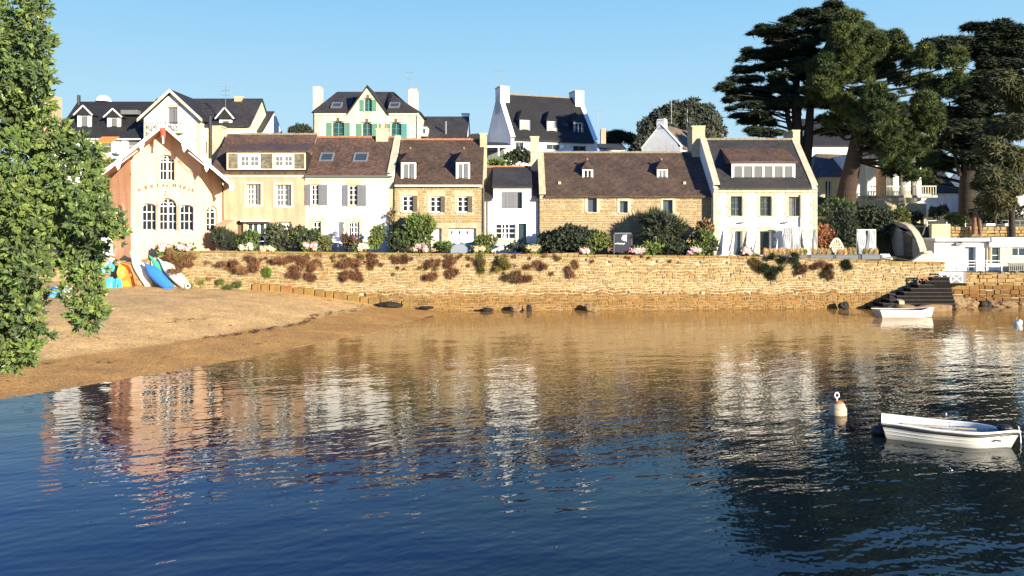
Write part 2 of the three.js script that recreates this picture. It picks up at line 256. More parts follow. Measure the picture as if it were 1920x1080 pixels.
{
  const root = seaWall = thing('sea_wall', 'long rubble stone sea wall between the beach and the terrace of houses', 'wall', V(0, 0, -54));
  const front = x => -wallD(x), back = [];
  for (let x = -33; x < 30.3; x += 2.1133333) { const xb = Math.min(x + 2.1133333, 30.4); const zf = q => front(q) - 0.018; back.push(poly([[x, -1, zf(x)], [xb, -1, zf(xb)], [xb, wallTop(xb) - 0.05, zf(xb)], [x, wallTop(x) - 0.05, zf(x)], [x, -1, zf(x) - 0.6], [xb, -1, zf(xb) - 0.6], [xb, wallTop(xb) - 0.05, zf(xb) - 0.6], [x, wallTop(x) - 0.05, zf(x) - 0.6]], [[0, 1, 2, 3], [4, 7, 6, 5], [3, 2, 6, 7], [0, 3, 7, 4], [1, 5, 6, 2]])); }
  const low = []; for (let x = -33; x < 30.3; x += 2.1133333) { const xb = Math.min(x + 2.1133333, 30.4); low.push(poly([[x, -1, front(x) - .012], [xb, -1, front(xb) - .012], [xb, 1.05, front(xb) - .012], [x, 1.05, front(x) - .012], [x, 1.05, front(x) - .1], [xb, 1.05, front(xb) - .1]], [[0, 1, 2, 3], [3, 2, 5, 4]])); }
  part(root, 'wall_core', back, M.mortar); part(root, 'weedy_wall_foot', low, mat([.36, .25, .13], { map: T.stone, bumpMap: T.stoneB, bumpScale: .02, roughness: 1 }));
  const holes = [[1177, 547], [1242, 548], [1313, 549], [1403, 552], [1494, 548], [1510, 560], [1097, 487], [1141, 490], [1183, 490], [1230, 490], [1271, 492], [1313, 491], [1363, 493], [1678, 508], [690, 550], [1371, 515], [1502, 522]].map(([a, b]) => { const d = 54.4; return [PX(a, d), PY(b, d)]; });
  for (const [hx, hy] of holes) part(root, 'drain_hole', prismZ(rect(hx - .075, hx + .075, hy - .10, hy + .10), front(hx) - .3, front(hx) - .006), M.black);  // black insets: the darkness inside the holes is put in as colour
  const tint = (x, y, r) => { const c = warm(x, y, r), t = 1 - smooth(0.95, 1.35, y + 0.9 * (fbm(x * 0.35, y * 2, 44, 2) - 0.5)), gold = smooth(0.45, 0.7, fbm(x * 0.16 + 3, y * 0.7, 47, 3)); const k = 0.62 + 0.5 * r(); return [lerp(c[0] * lerp(1, 0.97, gold), 0.58 * k, t), lerp(c[1] * lerp(1, 0.91, gold), 0.40 * k, t), lerp(c[2] * lerp(1, 0.80, gold), 0.19 * k, t)]; };
  const st = courses({ seed: 5, x0: -33, x1: 30.4, y0: -0.35, y1: 4.05, h: [0.09, 0.25], w: [0.12, 0.50], proud: [-0.006, 0.032], wave: 0.34, jit: 0.07, front, tint, skip: (a, b, c, d) => c > Math.min(wallTop(a), wallTop(b)) - 0.13 || d < beachY((a + b) / 2, -53) - 0.25 || (a > -17.7 && a < -7.2 && c < beachY((a + b) / 2, -53) + 0.30) || holes.some(h => h[0] > a && h[0] < b && h[1] > c && h[1] < d) });
  const cop = []; { const r = rng(8); let x = -33; while (x < 30.2) { const w = Math.min(0.5 + 0.5 * r(), 30.4 - x), y = wallTop(x + w / 2); cop.push(stoneGeo([[x + .012, y - 0.13], [x + w - .012, y - 0.13], [x + w - .012, y + 0.02 * r()], [x + .012, y + 0.02 * r()]], q => front(q) + 0.06 + 0.03 * r(), q => front(q) - 0.7, [0.62, 0.53, 0.35].map(k => k * (0.9 + 0.2 * r())), r, 0.012)); x += w; } }
  const fb = []; { const r = rng(9); let x = -17.6; while (x < -7.2) { const w = 0.55 + 0.4 * r(), y = beachY(x + w / 2, -53) - 0.2; fb.push(stoneGeo([[x + .02, y], [x + w - .02, y], [x + w - .02, y + 0.62 + 0.08 * r()], [x + .02, y + 0.62 + 0.08 * r()]], q => front(q) + 0.10 + 0.05 * r(), q => front(q) - 0.24, [0.58, 0.43, 0.24].map(k => k * (0.85 + 0.3 * r())), r, 0.045)); x += w; } }
  for (const g of fb) part(root, 'foundation_block', g, M.stone);
  st.sort((a, b) => b.area - a.area);
  const vis = st.filter(s => s.x > -22), rest = st.filter(s => s.x <= -22);
  vis.slice(0, 280).forEach(s => part(root, 'stone', s.g, M.stone));
  const o = part(root, 'rubble_stone', [...vis.slice(280), ...rest].map(s => s.g), M.stone); o.userData.kind = 'stuff';
  const cp = part(root, 'coping_stone', cop, M.stone); cp.userData.kind = 'stuff';
}
{
  const root = thing('quay_wall', 'low stone quay wall under the white flat-roofed beach building', 'wall', V(38, 0, -57));
  part(root, 'wall_core', box(30.41, 70, -1, 2.38, -57.75, -57.05), M.mortar);
  const st = courses({ seed: 25, x0: 30.41, x1: 46, y0: -0.35, y1: 2.4, h: [0.2, 0.36], w: [0.3, 0.8], proud: [0, 0.09], front: () => -57, tint: (x, y, r) => { const c = warm(x, y, r), t = 1 - smooth(1.0, 1.5, y + (fbm(x * 0.5, y * 2, 45, 2) - 0.5)); const k = 0.7 + 0.4 * r(); return [lerp(c[0], 0.40 * k, t), lerp(c[1] * .92, 0.24 * k, t), lerp(c[2] * .8, 0.09 * k, t)]; } });
  const o = part(root, 'rubble_stone', st.map(s => s.g), M.stone); o.userData.kind = 'stuff';
}
// ---------------------------------------------------------------- house building
const O = (a, b, c, d, dist, rise = 0) => ({ x0: PX(a, dist), x1: PX(b, dist), y0: PY(d, dist), y1: PY(c, dist), rise: rise / FOC * dist });
function outline(o, i = 0) {
  const x0 = o.x0 + i, x1 = o.x1 - i, y0 = o.y0 + i, y1 = o.y1 - i, p = [[x0, y0], [x1, y0]];
  if (!o.rise) return [...p, [x1, y1], [x0, y1]];
  const r = Math.max(0.05, o.rise - i * 0.3), cx = (x0 + x1) / 2, w = (x1 - x0) / 2;
  for (let k = 0; k <= 12; k++) { const a = k / 12 * Math.PI; p.push([cx + w * Math.cos(a), y1 - r + r * Math.sin(a)]); }
  return p;
}
const hole = (o, i = 0) => { const p = new THREE.Path(); outline(o, i).forEach(([x, y], k) => k ? p.lineTo(x, y) : p.moveTo(x, y)); p.closePath(); return p; };
const facade = (pts, opens, z, t = 0.35) => prismZ(pts, z - t, z, opens.map(o => hole(o)));
function win(h, o, c = {}) {                                // one glazed window: the frame with its glazing bars, its pane and its sill
  const { z, recess = 0.16, cols = 2, rows = 3, fm = M.trim, pm = M.glass, fw = 0.065, bw = 0.035, sill = M.quoin, tf, name = 'window', mull = 0.09, solid = 0 } = c;
  const z1 = z - recess, g = [prismZ(outline(o, 0.002), z1 - 0.06, z1, [hole(o, fw)])], W = o.x1 - o.x0, H = o.y1 - o.y0, cx = (o.x0 + o.x1) / 2, top = o.y1 - fw - 0.005, fl = o.y0 + fw + solid * H;
  if (solid) g.push(box(o.x0 + fw, o.x1 - fw, o.y0 + fw + .001, fl, z1 - 0.05, z1 - 0.012));
  for (let i = 1; i < cols; i++) { const x = lerp(o.x0, o.x1, i / cols), mid = Math.abs(x - cx) < 0.01, yt = o.rise && !mid ? o.y1 - o.rise * (1 - Math.sqrt(Math.max(0, 1 - ((x - cx) / (W / 2)) ** 2))) - fw : top; g.push(box(x - (mid ? mull : bw) / 2, x + (mid ? mull : bw) / 2, fl, yt, z1 - 0.055, z1 + (mid ? 0.012 : -0.006))); }
  const yTop = o.rise > 0.3 ? o.y1 - o.rise : o.y1;
  for (let j = 1; j < rows + (o.rise > 0.3 ? 1 : 0); j++) { const y = lerp(fl, yTop, j / rows), b = o.rise > 0.3 && j === rows ? bw * 1.8 : bw; g.push(box(o.x0 + fw, o.x1 - fw, y - b / 2, y + b / 2, z1 - 0.052, z1 - 0.004)); }
  if (o.rise > 0.3) for (const s of [-1, 1]) { const tor = new THREE.TorusGeometry(W / 4 - fw / 2, bw / 2, 5, 14, Math.PI).translate(cx + s * (W / 4 - fw / 4), yTop, z1 - 0.03); g.push(tor); }
  const pane = prismZ(outline(o, 0.01), z1 - 0.046, z1 - 0.030), tr = q => { if (tf) q.applyMatrix4(tf); return q; };
  const f = part(h, name, g.map(tr), fm);
  part(f, 'pane', tr(pane), pm);
  if (sill) part(f, 'sill', tr(box(o.x0 - 0.08, o.x1 + 0.08, o.y0 - 0.09, o.y0 - 0.002, z - recess + 0.001, z + 0.07)), sill);
  return f;
}
function shutter(h, x0, x1, y0, y1, z, m, name = 'shutter') {
  const g = [], n = 4; for (let i = 0; i < n; i++) g.push(box(lerp(x0, x1, i / n) + 0.006, lerp(x0, x1, (i + 1) / n) - 0.006, y0, y1, z, z + 0.035));
  for (const t of [0.18, 0.82]) g.push(box(x0 + .01, x1 - .01, lerp(y0, y1, t) - 0.05, lerp(y0, y1, t) + 0.05, z + 0.0352, z + 0.058));
  return part(h, name, g, m);
}
function surround(h, o, z, m, seed, blocks = true) {        // dressed stone round an opening
  const r = rng(seed), g = [box(o.x0 - 0.24, o.x1 + 0.24, o.y1 + 0.003, o.y1 + 0.30, z - 0.05, z + 0.03)]; let y = o.y0, k = 0;
  if (blocks) while (y < o.y1 - 0.1) { const hh = Math.min(0.27, o.y1 - y), w = k++ % 2 ? 0.17 : 0.31; g.push(box(o.x0 - w, o.x0 - 0.003, y + .004, y + hh - .004, z - 0.05, z + 0.028), box(o.x1 + 0.003, o.x1 + w, y + .004, y + hh - .004, z - 0.05, z + 0.028)); y += hh; }
  return part(h, 'window_surround', g, m);
}
function quoins(h, x, side, y0, y1, z, m) { const g = []; let y = y0, k = 0; while (y < y1 - 0.1) { const hh = Math.min(0.32, y1 - y), w = k++ % 2 ? 0.28 : 0.5; g.push(box(side < 0 ? x - 0.02 : x - w, side < 0 ? x + w : x + 0.02, y + .005, y + hh - .005, z - 0.3, z + 0.03)); y += hh; } return part(h, 'quoin', g, m); }
function gableHouse(h, o) {
  // o: x0 x1 yb ye yr d D front(points) opens wall roof ov ovs gl gr (parapets) roofName
  const { x0, x1, yb, ye, yr, d, D, opens = [], wall, roof, ov = 0.22, ovs = 0, gl = 0, gr = 0, gableM } = o, zf = -d, zb = -(d + D), zm = -(d + D / 2), sl = (yr - ye) / (D / 2), th = 0.13;
  const under = z => yr - Math.abs(z - zm) * sl - 0.02, gt = 0.42;
  const gab = (xa, xb, up) => prismX([[zf - 0.353, yb], [zf - 0.353, under(zf - 0.353) + up], [zm, under(zm) + up], [zb, under(zb) + up], [zb, yb]], xa, xb);
  const walls = [facade(o.front || rect(x0, x1, yb, ye), opens, zf), box(x0 + gt, x1 - gt, yb, ye - .05, zb, zb + 0.35)];
  const sides = [gab(x0, x0 + gt - .003, gl), gab(x1 - gt + .003, x1, gr)];
  if (gableM) part(h, 'gable_wall', sides, gableM); else walls.push(...sides);
  h.userData.zr = y => zf - (y - ye) / sl;
  part(h, 'wall', walls, wall);
  const ya = ye - ov * sl, prof = [[zf + ov, ya], [zm, yr], [zb - ov, ya], [zb - ov, ya + th], [zm, yr + th * 1.2], [zf + ov, ya + th]];
  const rx0 = gl ? x0 + gt : x0 - ovs, rx1 = gr ? x1 - gt : x1 + ovs;
  const r = part(h, 'roof', (o.spans || [[rx0, rx1]]).map(([a, b]) => prismX(prof, a, b)), roof);
  if (o.ridge) { const g = [], n = Math.round((rx1 - rx0) / 0.36); for (let i = 0; i < n; i++) { const xa = lerp(rx0, rx1, i / n), xb = lerp(rx0, rx1, (i + 1) / n) - 0.012, u = 0.012 * (i % 3); g.push(prismX([[zm + 0.13, yr + th * 1.2 - 0.09], [zm + 0.07, yr + th * 1.2 + 0.05 + u], [zm - 0.07, yr + th * 1.2 + 0.05 + u], [zm - 0.13, yr + th * 1.2 - 0.09]], xa, xb)); } const q = part(r, 'ridge_tile', g, o.ridge); q.userData.kind = 'stuff'; }
  for (const [up, xa, xb] of [[gl, x0 - 0.04, x0 + gt + 0.02], [gr, x1 - gt - 0.02, x1 + 0.04]]) if (up) {
    const g = []; for (const s of [1, -1]) { const ze = s > 0 ? zf + 0.05 : zb - 0.05, y = z => under(z) + up; g.push(prismX([[ze, y(ze) + .003], [zm + s * .002, y(zm) + .003], [zm + s * .002, y(zm) + 0.11], [ze, y(ze) + 0.11]], xa, xb)); }
    part(h, 'gable_coping', g, o.coping || M.quoin);
  }
  if (o.gutter) part(h, 'gutter', [box(x0 + 0.05, x1 - 0.05, ya - 0.02, ya + 0.09, zf + ov + 0.003, zf + ov + 0.11)], o.gutter);
  if (o.cornice) part(h, 'cornice', [box(x0, x1, ye - 0.42, ye - 0.20, zf + 0.002, zf + 0.10), box(x0, x1, ye - 0.198, ye - 0.02 - 0.1 * sl, zf + 0.002, zf + 0.17)], o.cornice);
  return r;
}
function chimney(h, x0, x1, y0, y1, z0, z1, m, pots = 0, cap = M.stonePlain, seed = 1) {
  const c = part(h, 'chimney', [box(x0, x1, y0, y1, z0, z1)], m);
  part(c, 'cap', [box(x0 - 0.06, x1 + 0.06, y1 + 0.002, y1 + 0.12, z0 + 0.06, z1 - 0.06)], cap);
  for (let i = 0; i < pots; i++) part(c, 'pot', new THREE.CylinderGeometry(0.10, 0.13, 0.42, 10).translate(lerp(x0, x1, (i + 0.5) / pots), y1 + 0.33, (z0 + z1) / 2), M.ridge);
  return c;
}
function dormer(h, o) {
  // o: x0 x1 y0 y1 zf zb(fn y) ya hip body front roof open win
  const { x0, x1, y0, y1, zf, ya, hip = 0.5, body = M.roofDark, front = M.trim, roof = M.roofDark, oh = 0.1 } = o, zr = h.userData.zr, xc = (x0 + x1) / 2, zb = zr(y1) - 0.2;
  const b = part(h, 'dormer', prismX([[zf - 0.122, y0], [zf - 0.122, y1], [zb, y1]], x0, x1), body);
  part(b, 'dormer_front', facade(rect(x0, x1, y0, y1), [o.open], zf, 0.12), front);
  if (o.shed) part(b, 'dormer_roof', prismX([[zf + oh, y1 + 0.003], [zf + oh, y1 + 0.13], [zr(ya), ya + 0.13], [zr(ya) - 0.1, ya - 0.2], [zb - 0.2, y1 + .003]], x0 - oh, x1 + oh), roof);
  else {
    const y = y1 + 0.003, zB = zr(ya) - 0.25, zE = zr(y) - 0.15;
    part(b, 'dormer_roof', poly([[x0 - oh, y, zf + oh], [x1 + oh, y, zf + oh], [x1 + oh, y, zE], [x0 - oh, y, zE], [xc, ya, zf - hip], [xc, ya, zB]], [[0, 1, 4], [1, 2, 5, 4], [3, 0, 4, 5], [0, 3, 2, 1], [2, 3, 5]]), roof);
    if (hip < 0) { const g = []; for (const s of [-1, 1]) g.push(bar(V(xc + s * ((x1 - x0) / 2 + oh + 0.03), y - 0.03, zf + oh + 0.03), V(xc, ya + 0.03, zf + oh + 0.03), 0.05, 0.13)); part(b, 'bargeboard', g, M.trim); }
    if (o.knob) part(b, 'finial', new THREE.SphereGeometry(0.10, 10, 7).translate(xc, ya + 0.06, zf - hip), M.ridge);
  }
  const w = o.win || {}, q = win0(b, o.open, { z: zf, recess: 0.04, sill: null, ...w });
  return b;
}
function win0(h, o, c) {                                    // a window inside a dormer: frame and pane lie side by side under the dormer
  const { z, recess, cols = 2, rows = 2, fm = M.trim, pm = M.glass, fw = 0.06, bw = 0.03, mull = 0.08 } = c, z1 = z - recess, g = [prismZ(outline(o, .002), z1 - 0.06, z1, [hole(o, fw)])];
  for (let i = 1; i < cols; i++) { const x = lerp(o.x0, o.x1, i / cols), m = c.all || Math.abs(x - (o.x0 + o.x1) / 2) < 0.01 ? mull : bw; g.push(box(x - m / 2, x + m / 2, o.y0 + fw, o.y1 - fw, z1 - 0.055, z1 + 0.008)); }
  for (let j = 1; j < rows; j++) { const y = lerp(o.y0, o.y1, j / rows); g.push(box(o.x0 + fw, o.x1 - fw, y - bw / 2, y + bw / 2, z1 - 0.052, z1 - 0.004)); }
  part(h, 'window_frame', g, fm); part(h, 'pane', prismZ(outline(o, 0.01), z1 - 0.046, z1 - 0.030), pm);
}
const pipe = (h, px, y0, y1, z, m = M.greyD, r = 0.05) => part(h, 'drainpipe', new THREE.CylinderGeometry(r, r, y1 - y0, 8).translate(px, (y0 + y1) / 2, z), m);

// ---------------------------------------------------------------- the pink gabled boat shelter
{
  const d = 56, z = -d, xc = PX(315, d), X0 = PX(252, d), X1 = PX(380, d), yb = 3.0, h = thing('gabled_house', 'small pink house with a white-edged gable and arched windows, beside the green tree', 'house', V(xc, 3.8, z));
  const ap = 12.42, sl = 0.83, ry = x => ap - sl * Math.abs(x - xc) - 0.05, dl = 1.72, dr = 1.46, XL = X0 - dl, XR = X1 + dr, zB = z - 10;
  const up = O(302, 331, 292, 340, d, 13), mid = O(301, 335, 372, 432, d, 15), lf = O(270, 297, 382, 432, d, 6), rt = O(339, 366, 384, 433, d, 6);
  part(h, 'wall', [facade([[X0, yb], [X1, yb], [X1, ry(X1)], [xc, ry(xc)], [X0, ry(X0)]], [up, mid, lf, rt], z, 0.4)], M.shelter);
  for (const o of [up, mid, lf, rt]) win(h, o, { z, recess: 0.34, cols: o === up || o === mid ? 4 : 3, rows: o === up ? 2 : 3, sill: o === mid ? null : M.trimCream, bw: 0.045, mull: 0.12, fw: 0.08 });
  for (const o of [up, mid, lf, rt]) { const e = { x0: o.x0 - .16, x1: o.x1 + .16, y0: o.y0 - .02, y1: o.y1 + .16, rise: o.rise + .1 }; part(h, 'window_surround', prismZ(outline(e), z + 0.002, z + 0.045, [hole(o, -0.001)]), M.shelter); }
  part(h, 'string_course', box(lf.x0 - .25, rt.x1 + .25, lf.y0 - .32, lf.y0 - .12, z + .002, z + .07), M.shelter);
  // the canted corners: built flat in local axes (u along the wall), then turned into place
  for (const s of [-1, 1]) {
    const w = (s < 0 ? dl : dr) * Math.SQRT2, xa = s < 0 ? XL : X1, o = s > 0 ? { x0: 0.50, x1: 1.55, y0: 5.33, y1: 7.2, rise: 0.45 } : { x0: 0.75, x1: 1.55, y0: 5.6, y1: 7.2, rise: 0.4 };
    const tf = s > 0 ? new THREE.Matrix4().makeRotationY(Math.PI / 4).setPosition(X1, 0, z) : new THREE.Matrix4().makeRotationY(-Math.PI / 4).setPosition(XL, 0, z - dl);
    const ya = s > 0 ? ry(X1) : ry(XL), ybb = s > 0 ? ry(XR) : ry(X0);
    part(h, 'canted_wall', facade([[0.002, yb], [w - .002, yb], [w - .002, ybb], [0.002, ya]], [o], 0, 0.3).applyMatrix4(tf), s > 0 ? M.shelter : M.pink);  // left cant gets a darker pink, its shade painted into the colour
    win(h, o, { z: 0, recess: 0.22, cols: 2, rows: 3, tf, sill: M.trimCream, pm: s > 0 ? M.glass : M.tanPanel });
    const e = { x0: o.x0 - .14, x1: o.x1 + .14, y0: o.y0 - .02, y1: o.y1 + .14, rise: o.rise + .08 };
    part(h, 'window_surround', prismZ(outline(e), 0.002, 0.04, [hole(o, -0.001)]).applyMatrix4(tf), s > 0 ? M.shelter : M.pink);
  }
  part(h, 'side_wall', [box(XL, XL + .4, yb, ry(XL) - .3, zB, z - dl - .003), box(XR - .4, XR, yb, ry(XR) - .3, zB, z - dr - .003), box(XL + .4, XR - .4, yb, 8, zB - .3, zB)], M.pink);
  const zf = -54.2, hw = 4.62, ye = ap - sl * hw, th = 0.16;
  const rf = part(h, 'roof', [1, -1].map(s => prismZ([[xc + s * 0.001, ap], [xc + s * 0.001, ap + th], [xc + s * hw, ye + th], [xc + s * hw, ye]], zB - .5, zf)), M.roofBrown);
  part(rf, 'soffit', [1, -1].map(s => prismZ([[xc + s * 0.003, ap - 0.035], [xc + s * 0.003, ap - 0.004], [xc + s * (hw - .02), ye - 0.004], [xc + s * (hw - .02), ye - 0.035]], z + 0.003, zf - .01)), M.soffit);
  const bg = []; for (const s of [1, -1]) {
    const at = (t, dy) => [xc + s * hw * 1.03 * t, ap + 0.1 - sl * hw * 1.03 * t + dy];
    bg.push(prismZ([at(0, .13), at(1, .13), at(1, -.16), at(0, -.12)], zf + .003, zf + .075));
    for (const [t, L] of [[0.30, .5], [0.62, .55], [0.985, .4]]) { const [x, y] = at(t, -0.1); bg.push(prismZ([[x - .24, y + .12 + s * .2], [x + .24, y + .12 - s * .2], [x + .10, y - L * .7], [x - .02, y - L], [x - .12, y - L * .6]], zf + .006, zf + .085)); }
    for (let t = 0.36; t < 0.6; t += 0.001) { const [x, y] = at(t, 0); const [x2, y2] = at(0.6, 0); bg.push(bar(V(x, y - .34, zf + .04), V(x2, y2 - .30, zf + .04), 0.05, 0.06)); break; }
  }
  part(rf, 'bargeboard', bg, M.trim);
  // decorated wall edge that follows the roof, scroll over the top window
  part(h, 'cornice_moulding', [1, -1].flatMap(s => [0, 1, 2, 3, 4].map(k => { const q = t => V(xc + s * lerp(0.35, 2.35, t), ap - 1.35 - sl * lerp(0.1, 2.1, t) - 0.35 * Math.sin(t * 3.1), z + 0.06); return bar(q(k / 5), q((k + 1) / 5), 0.10, 0.14); })), M.shelter);
  for (const [a, b, y, s] of [[262, 282, 330, 1], [349, 368, 330, -1]]) part(h, 'swag_moulding', [0, 1, 2, 3].map(k => { const q = t => { const p = P(lerp(a, b, t), y - s * 3 + s * (2 * t - 1) * -3.5 + 2 * Math.sin(t * 6), d); p.z = z + .03; return p; }; return bar(q(k / 4), q((k + 1) / 4), 0.03, 0.045); }), M.trimCream);
  part(h, 'finial', [new THREE.CylinderGeometry(0.05, 0.07, 1.6, 8).translate(xc, ap - 0.35, zf + .12), new THREE.SphereGeometry(0.1, 8, 6).translate(xc, ap + 0.5, zf + .12)], M.trim);
  part(h, 'pennant', poly([[xc - .16, ap - .05, zf + .2], [xc + .16, ap - .05, zf + .2], [xc + .18, ap - .75, zf + .24], [xc, ap - .55, zf + .22], [xc - .12, ap - .8, zf + .19]].flatMap(v => [v, [v[0], v[1], v[2] + .02]]), [[0, 2, 4, 6], [0, 6, 8], [1, 3, 5, 7], [1, 7, 9], [0, 1, 3, 2], [0, 8, 9, 1]]), M.red);
  // curling wall anchors
  for (const [px, y0] of [[314, 283], [314, 358]]) part(h, 'wall_hook', rod([P(px, y0, d), P(px + 2, y0 + 4, d), P(px - 1, y0 + 8, d), P(px, y0 + 12, d)].map(v => { v.z = z + .05; return v; }), 0.03, 0.03, 5), M.rust);
  const font = await new FontLoader().loadAsync('fonts/droid/droid_serif_bold.typeface.json'), L = [];
  for (const [c, px] of [['A', 268], ['B', 279.5], ['R', 290], ['I', 300.5], ['d', 310], ['u', 317], ['M', 330], ['A', 340.5], ['R', 348.5], ['I', 356.5], ['N', 363]]) {
    const u = (px - 316) / 47, py = 355 - 6.5 + 9.5 * u * u, size = c === c.toLowerCase() ? 0.19 : 0.24, g = new TextGeometry(c, { font, size, depth: 0.03, curveSegments: 4 });
    g.computeBoundingBox(); g.translate(-(g.boundingBox.min.x + g.boundingBox.max.x) / 2, 0, 0); g.rotateZ(-u * 0.38); const p = P(px, py + 2.5, d); g.translate(p.x, p.y, z + 0.004); L.push(g);
  }
  h.rotation.y = 0.32; h.scale.x = 0.93; h.position.z += 0.9; h.position.x += 0.25;                    // it faces the harbour mouth, a little to the right
  part(h, 'lettering', L, mat([0.03, 0.032, 0.036], { roughness: 0.7 }));
}
// ---------------------------------------------------------------- peach house and white house with grey shutters, under one long roof
{
  const d = 57.5, z = -d, yb = 3, h = thing('terraced_house', 'peach rendered house with a long dormer, right of the pink gabled house', 'house', V(PX(480, d), 3.8, z));
  const x0 = PX(419, d), x1 = PX(572.5, d), ye = PY(322, d), yr = 12.72;
  const w = [O(462, 489, 345, 384, d), O(517, 546, 346, 386, d), O(462, 506, 418, 470, d), O(518, 546, 416, 455, d), O(444, 456, 414, 470, d)];
  gableHouse(h, { x0, x1, yb, ye, yr, d, D: 7, opens: w, wall: M.peach, roof: M.roofLichen, cornice: M.trimCream, ridge: M.ridgeGrey, spans: [[PX(394, d), x1]] });
  win(h, w[0], { z, recess: .2, cols: 4, rows: 4, pm: M.curtainGlass, sill: M.trimCream }); win(h, w[1], { z, recess: .2, cols: 4, rows: 4, pm: M.curtainGlass, sill: M.trimCream });
  shutter(h, w[0].x1 - .34, w[0].x1 - .02, w[0].y0, w[0].y1, z - .15, M.grey, 'shutter'); shutter(h, w[1].x1 - .30, w[1].x1 - .02, w[1].y0, w[1].y1, z - .15, M.grey, 'shutter');
  for (const o of [w[0], w[1]]) part(h, 'window_surround', prismZ(outline(o, -0.16), z + .002, z + .035, [hole(o, -.001)]), M.trimCream);
  win(h, w[2], { z, recess: .2, cols: 4, rows: 2, pm: M.glassB, sill: null, mull: .2, bw: .1, name: 'french_window' });
  win(h, w[3], { z, recess: .2, cols: 1, rows: 1, pm: M.trim, sill: null, name: 'shuttered_window' });
  win(h, w[4], { z, recess: .2, cols: 1, rows: 1, pm: M.brown, fm: M.brown, sill: null, name: 'door' });
  part(h, 'door_canopy', box(PX(455, d), PX(508, d), PY(416, d), PY(412, d), z + .002, z + .5), M.trimCream);
  part(h, 'lean_to_wall', prismX([[z + .002, 3.2], [z + .002, PY(412, d)], [z + 1.6, PY(422, d)], [z + 1.6, 3.2]], PX(420, d), PX(440, d)), M.peach);
  const b0 = O(424, 573, 283, 322, 57), dz = -57.25;
  // long flat dormer: two double windows between slate-hung panels
  const bd = part(h, 'dormer', prismX([[dz - .122, PY(327, 57)], [dz - .122, PY(286, 57)], [h.userData.zr(PY(286, 57)) - .2, PY(286, 57)]], PX(426, 57), PX(572, 57)), M.roofDark);
  const wa = O(447, 489, 289, 315, 57.25), wb = O(512, 552, 289, 315, 57.25);
  part(bd, 'dormer_front', facade(rect(PX(425, 57.25), PX(572.5, 57.25), PY(318, 57.25), PY(284, 57.25)), [wa, wb], dz, .12), M.trimCream);
  for (const [a, b] of [[429, 446], [490, 511], [553, 571]]) part(bd, 'slate_panel', box(PX(a, 57.25), PX(b, 57.25), PY(316, 57.25), PY(288, 57.25), dz + .002, dz + .04), M.tanPanel);
  for (const o of [wa, wb]) win0(bd, o, { z: dz, recess: .03, cols: 2, rows: 1, mull: .16, fw: .12, pm: M.curtainGlass }), win0(bd, { x0: o.x0 + .13, x1: o.x1 - .13, y0: o.y0 + .13, y1: o.y1 - .13, rise: 0 }, { z: dz, recess: .045, cols: 4, rows: 2, mull: .03, pm: M.curtainGlass });
  part(bd, 'dormer_roof', prismX([[dz + .12, PY(285, 57)], [dz + .12, PY(282.5, 57)], [h.userData.zr(11.9), 12.03], [h.userData.zr(11.9) - .2, 11.75], [dz - .8, PY(285, 57)]], PX(423, 57), PX(574, 57)), M.roofLichen);
  chimney(h, PX(396, 60.5), PX(413, 60.5), 10, PY(238, 60.5), -61.8, -60.5, M.quoin, 0);
  part(h, 'flue_pipe', new THREE.CylinderGeometry(.13, .13, 3.2, 10).translate(PX(396, 59.5), PY(258, 59.5), -59.3), M.black);
}
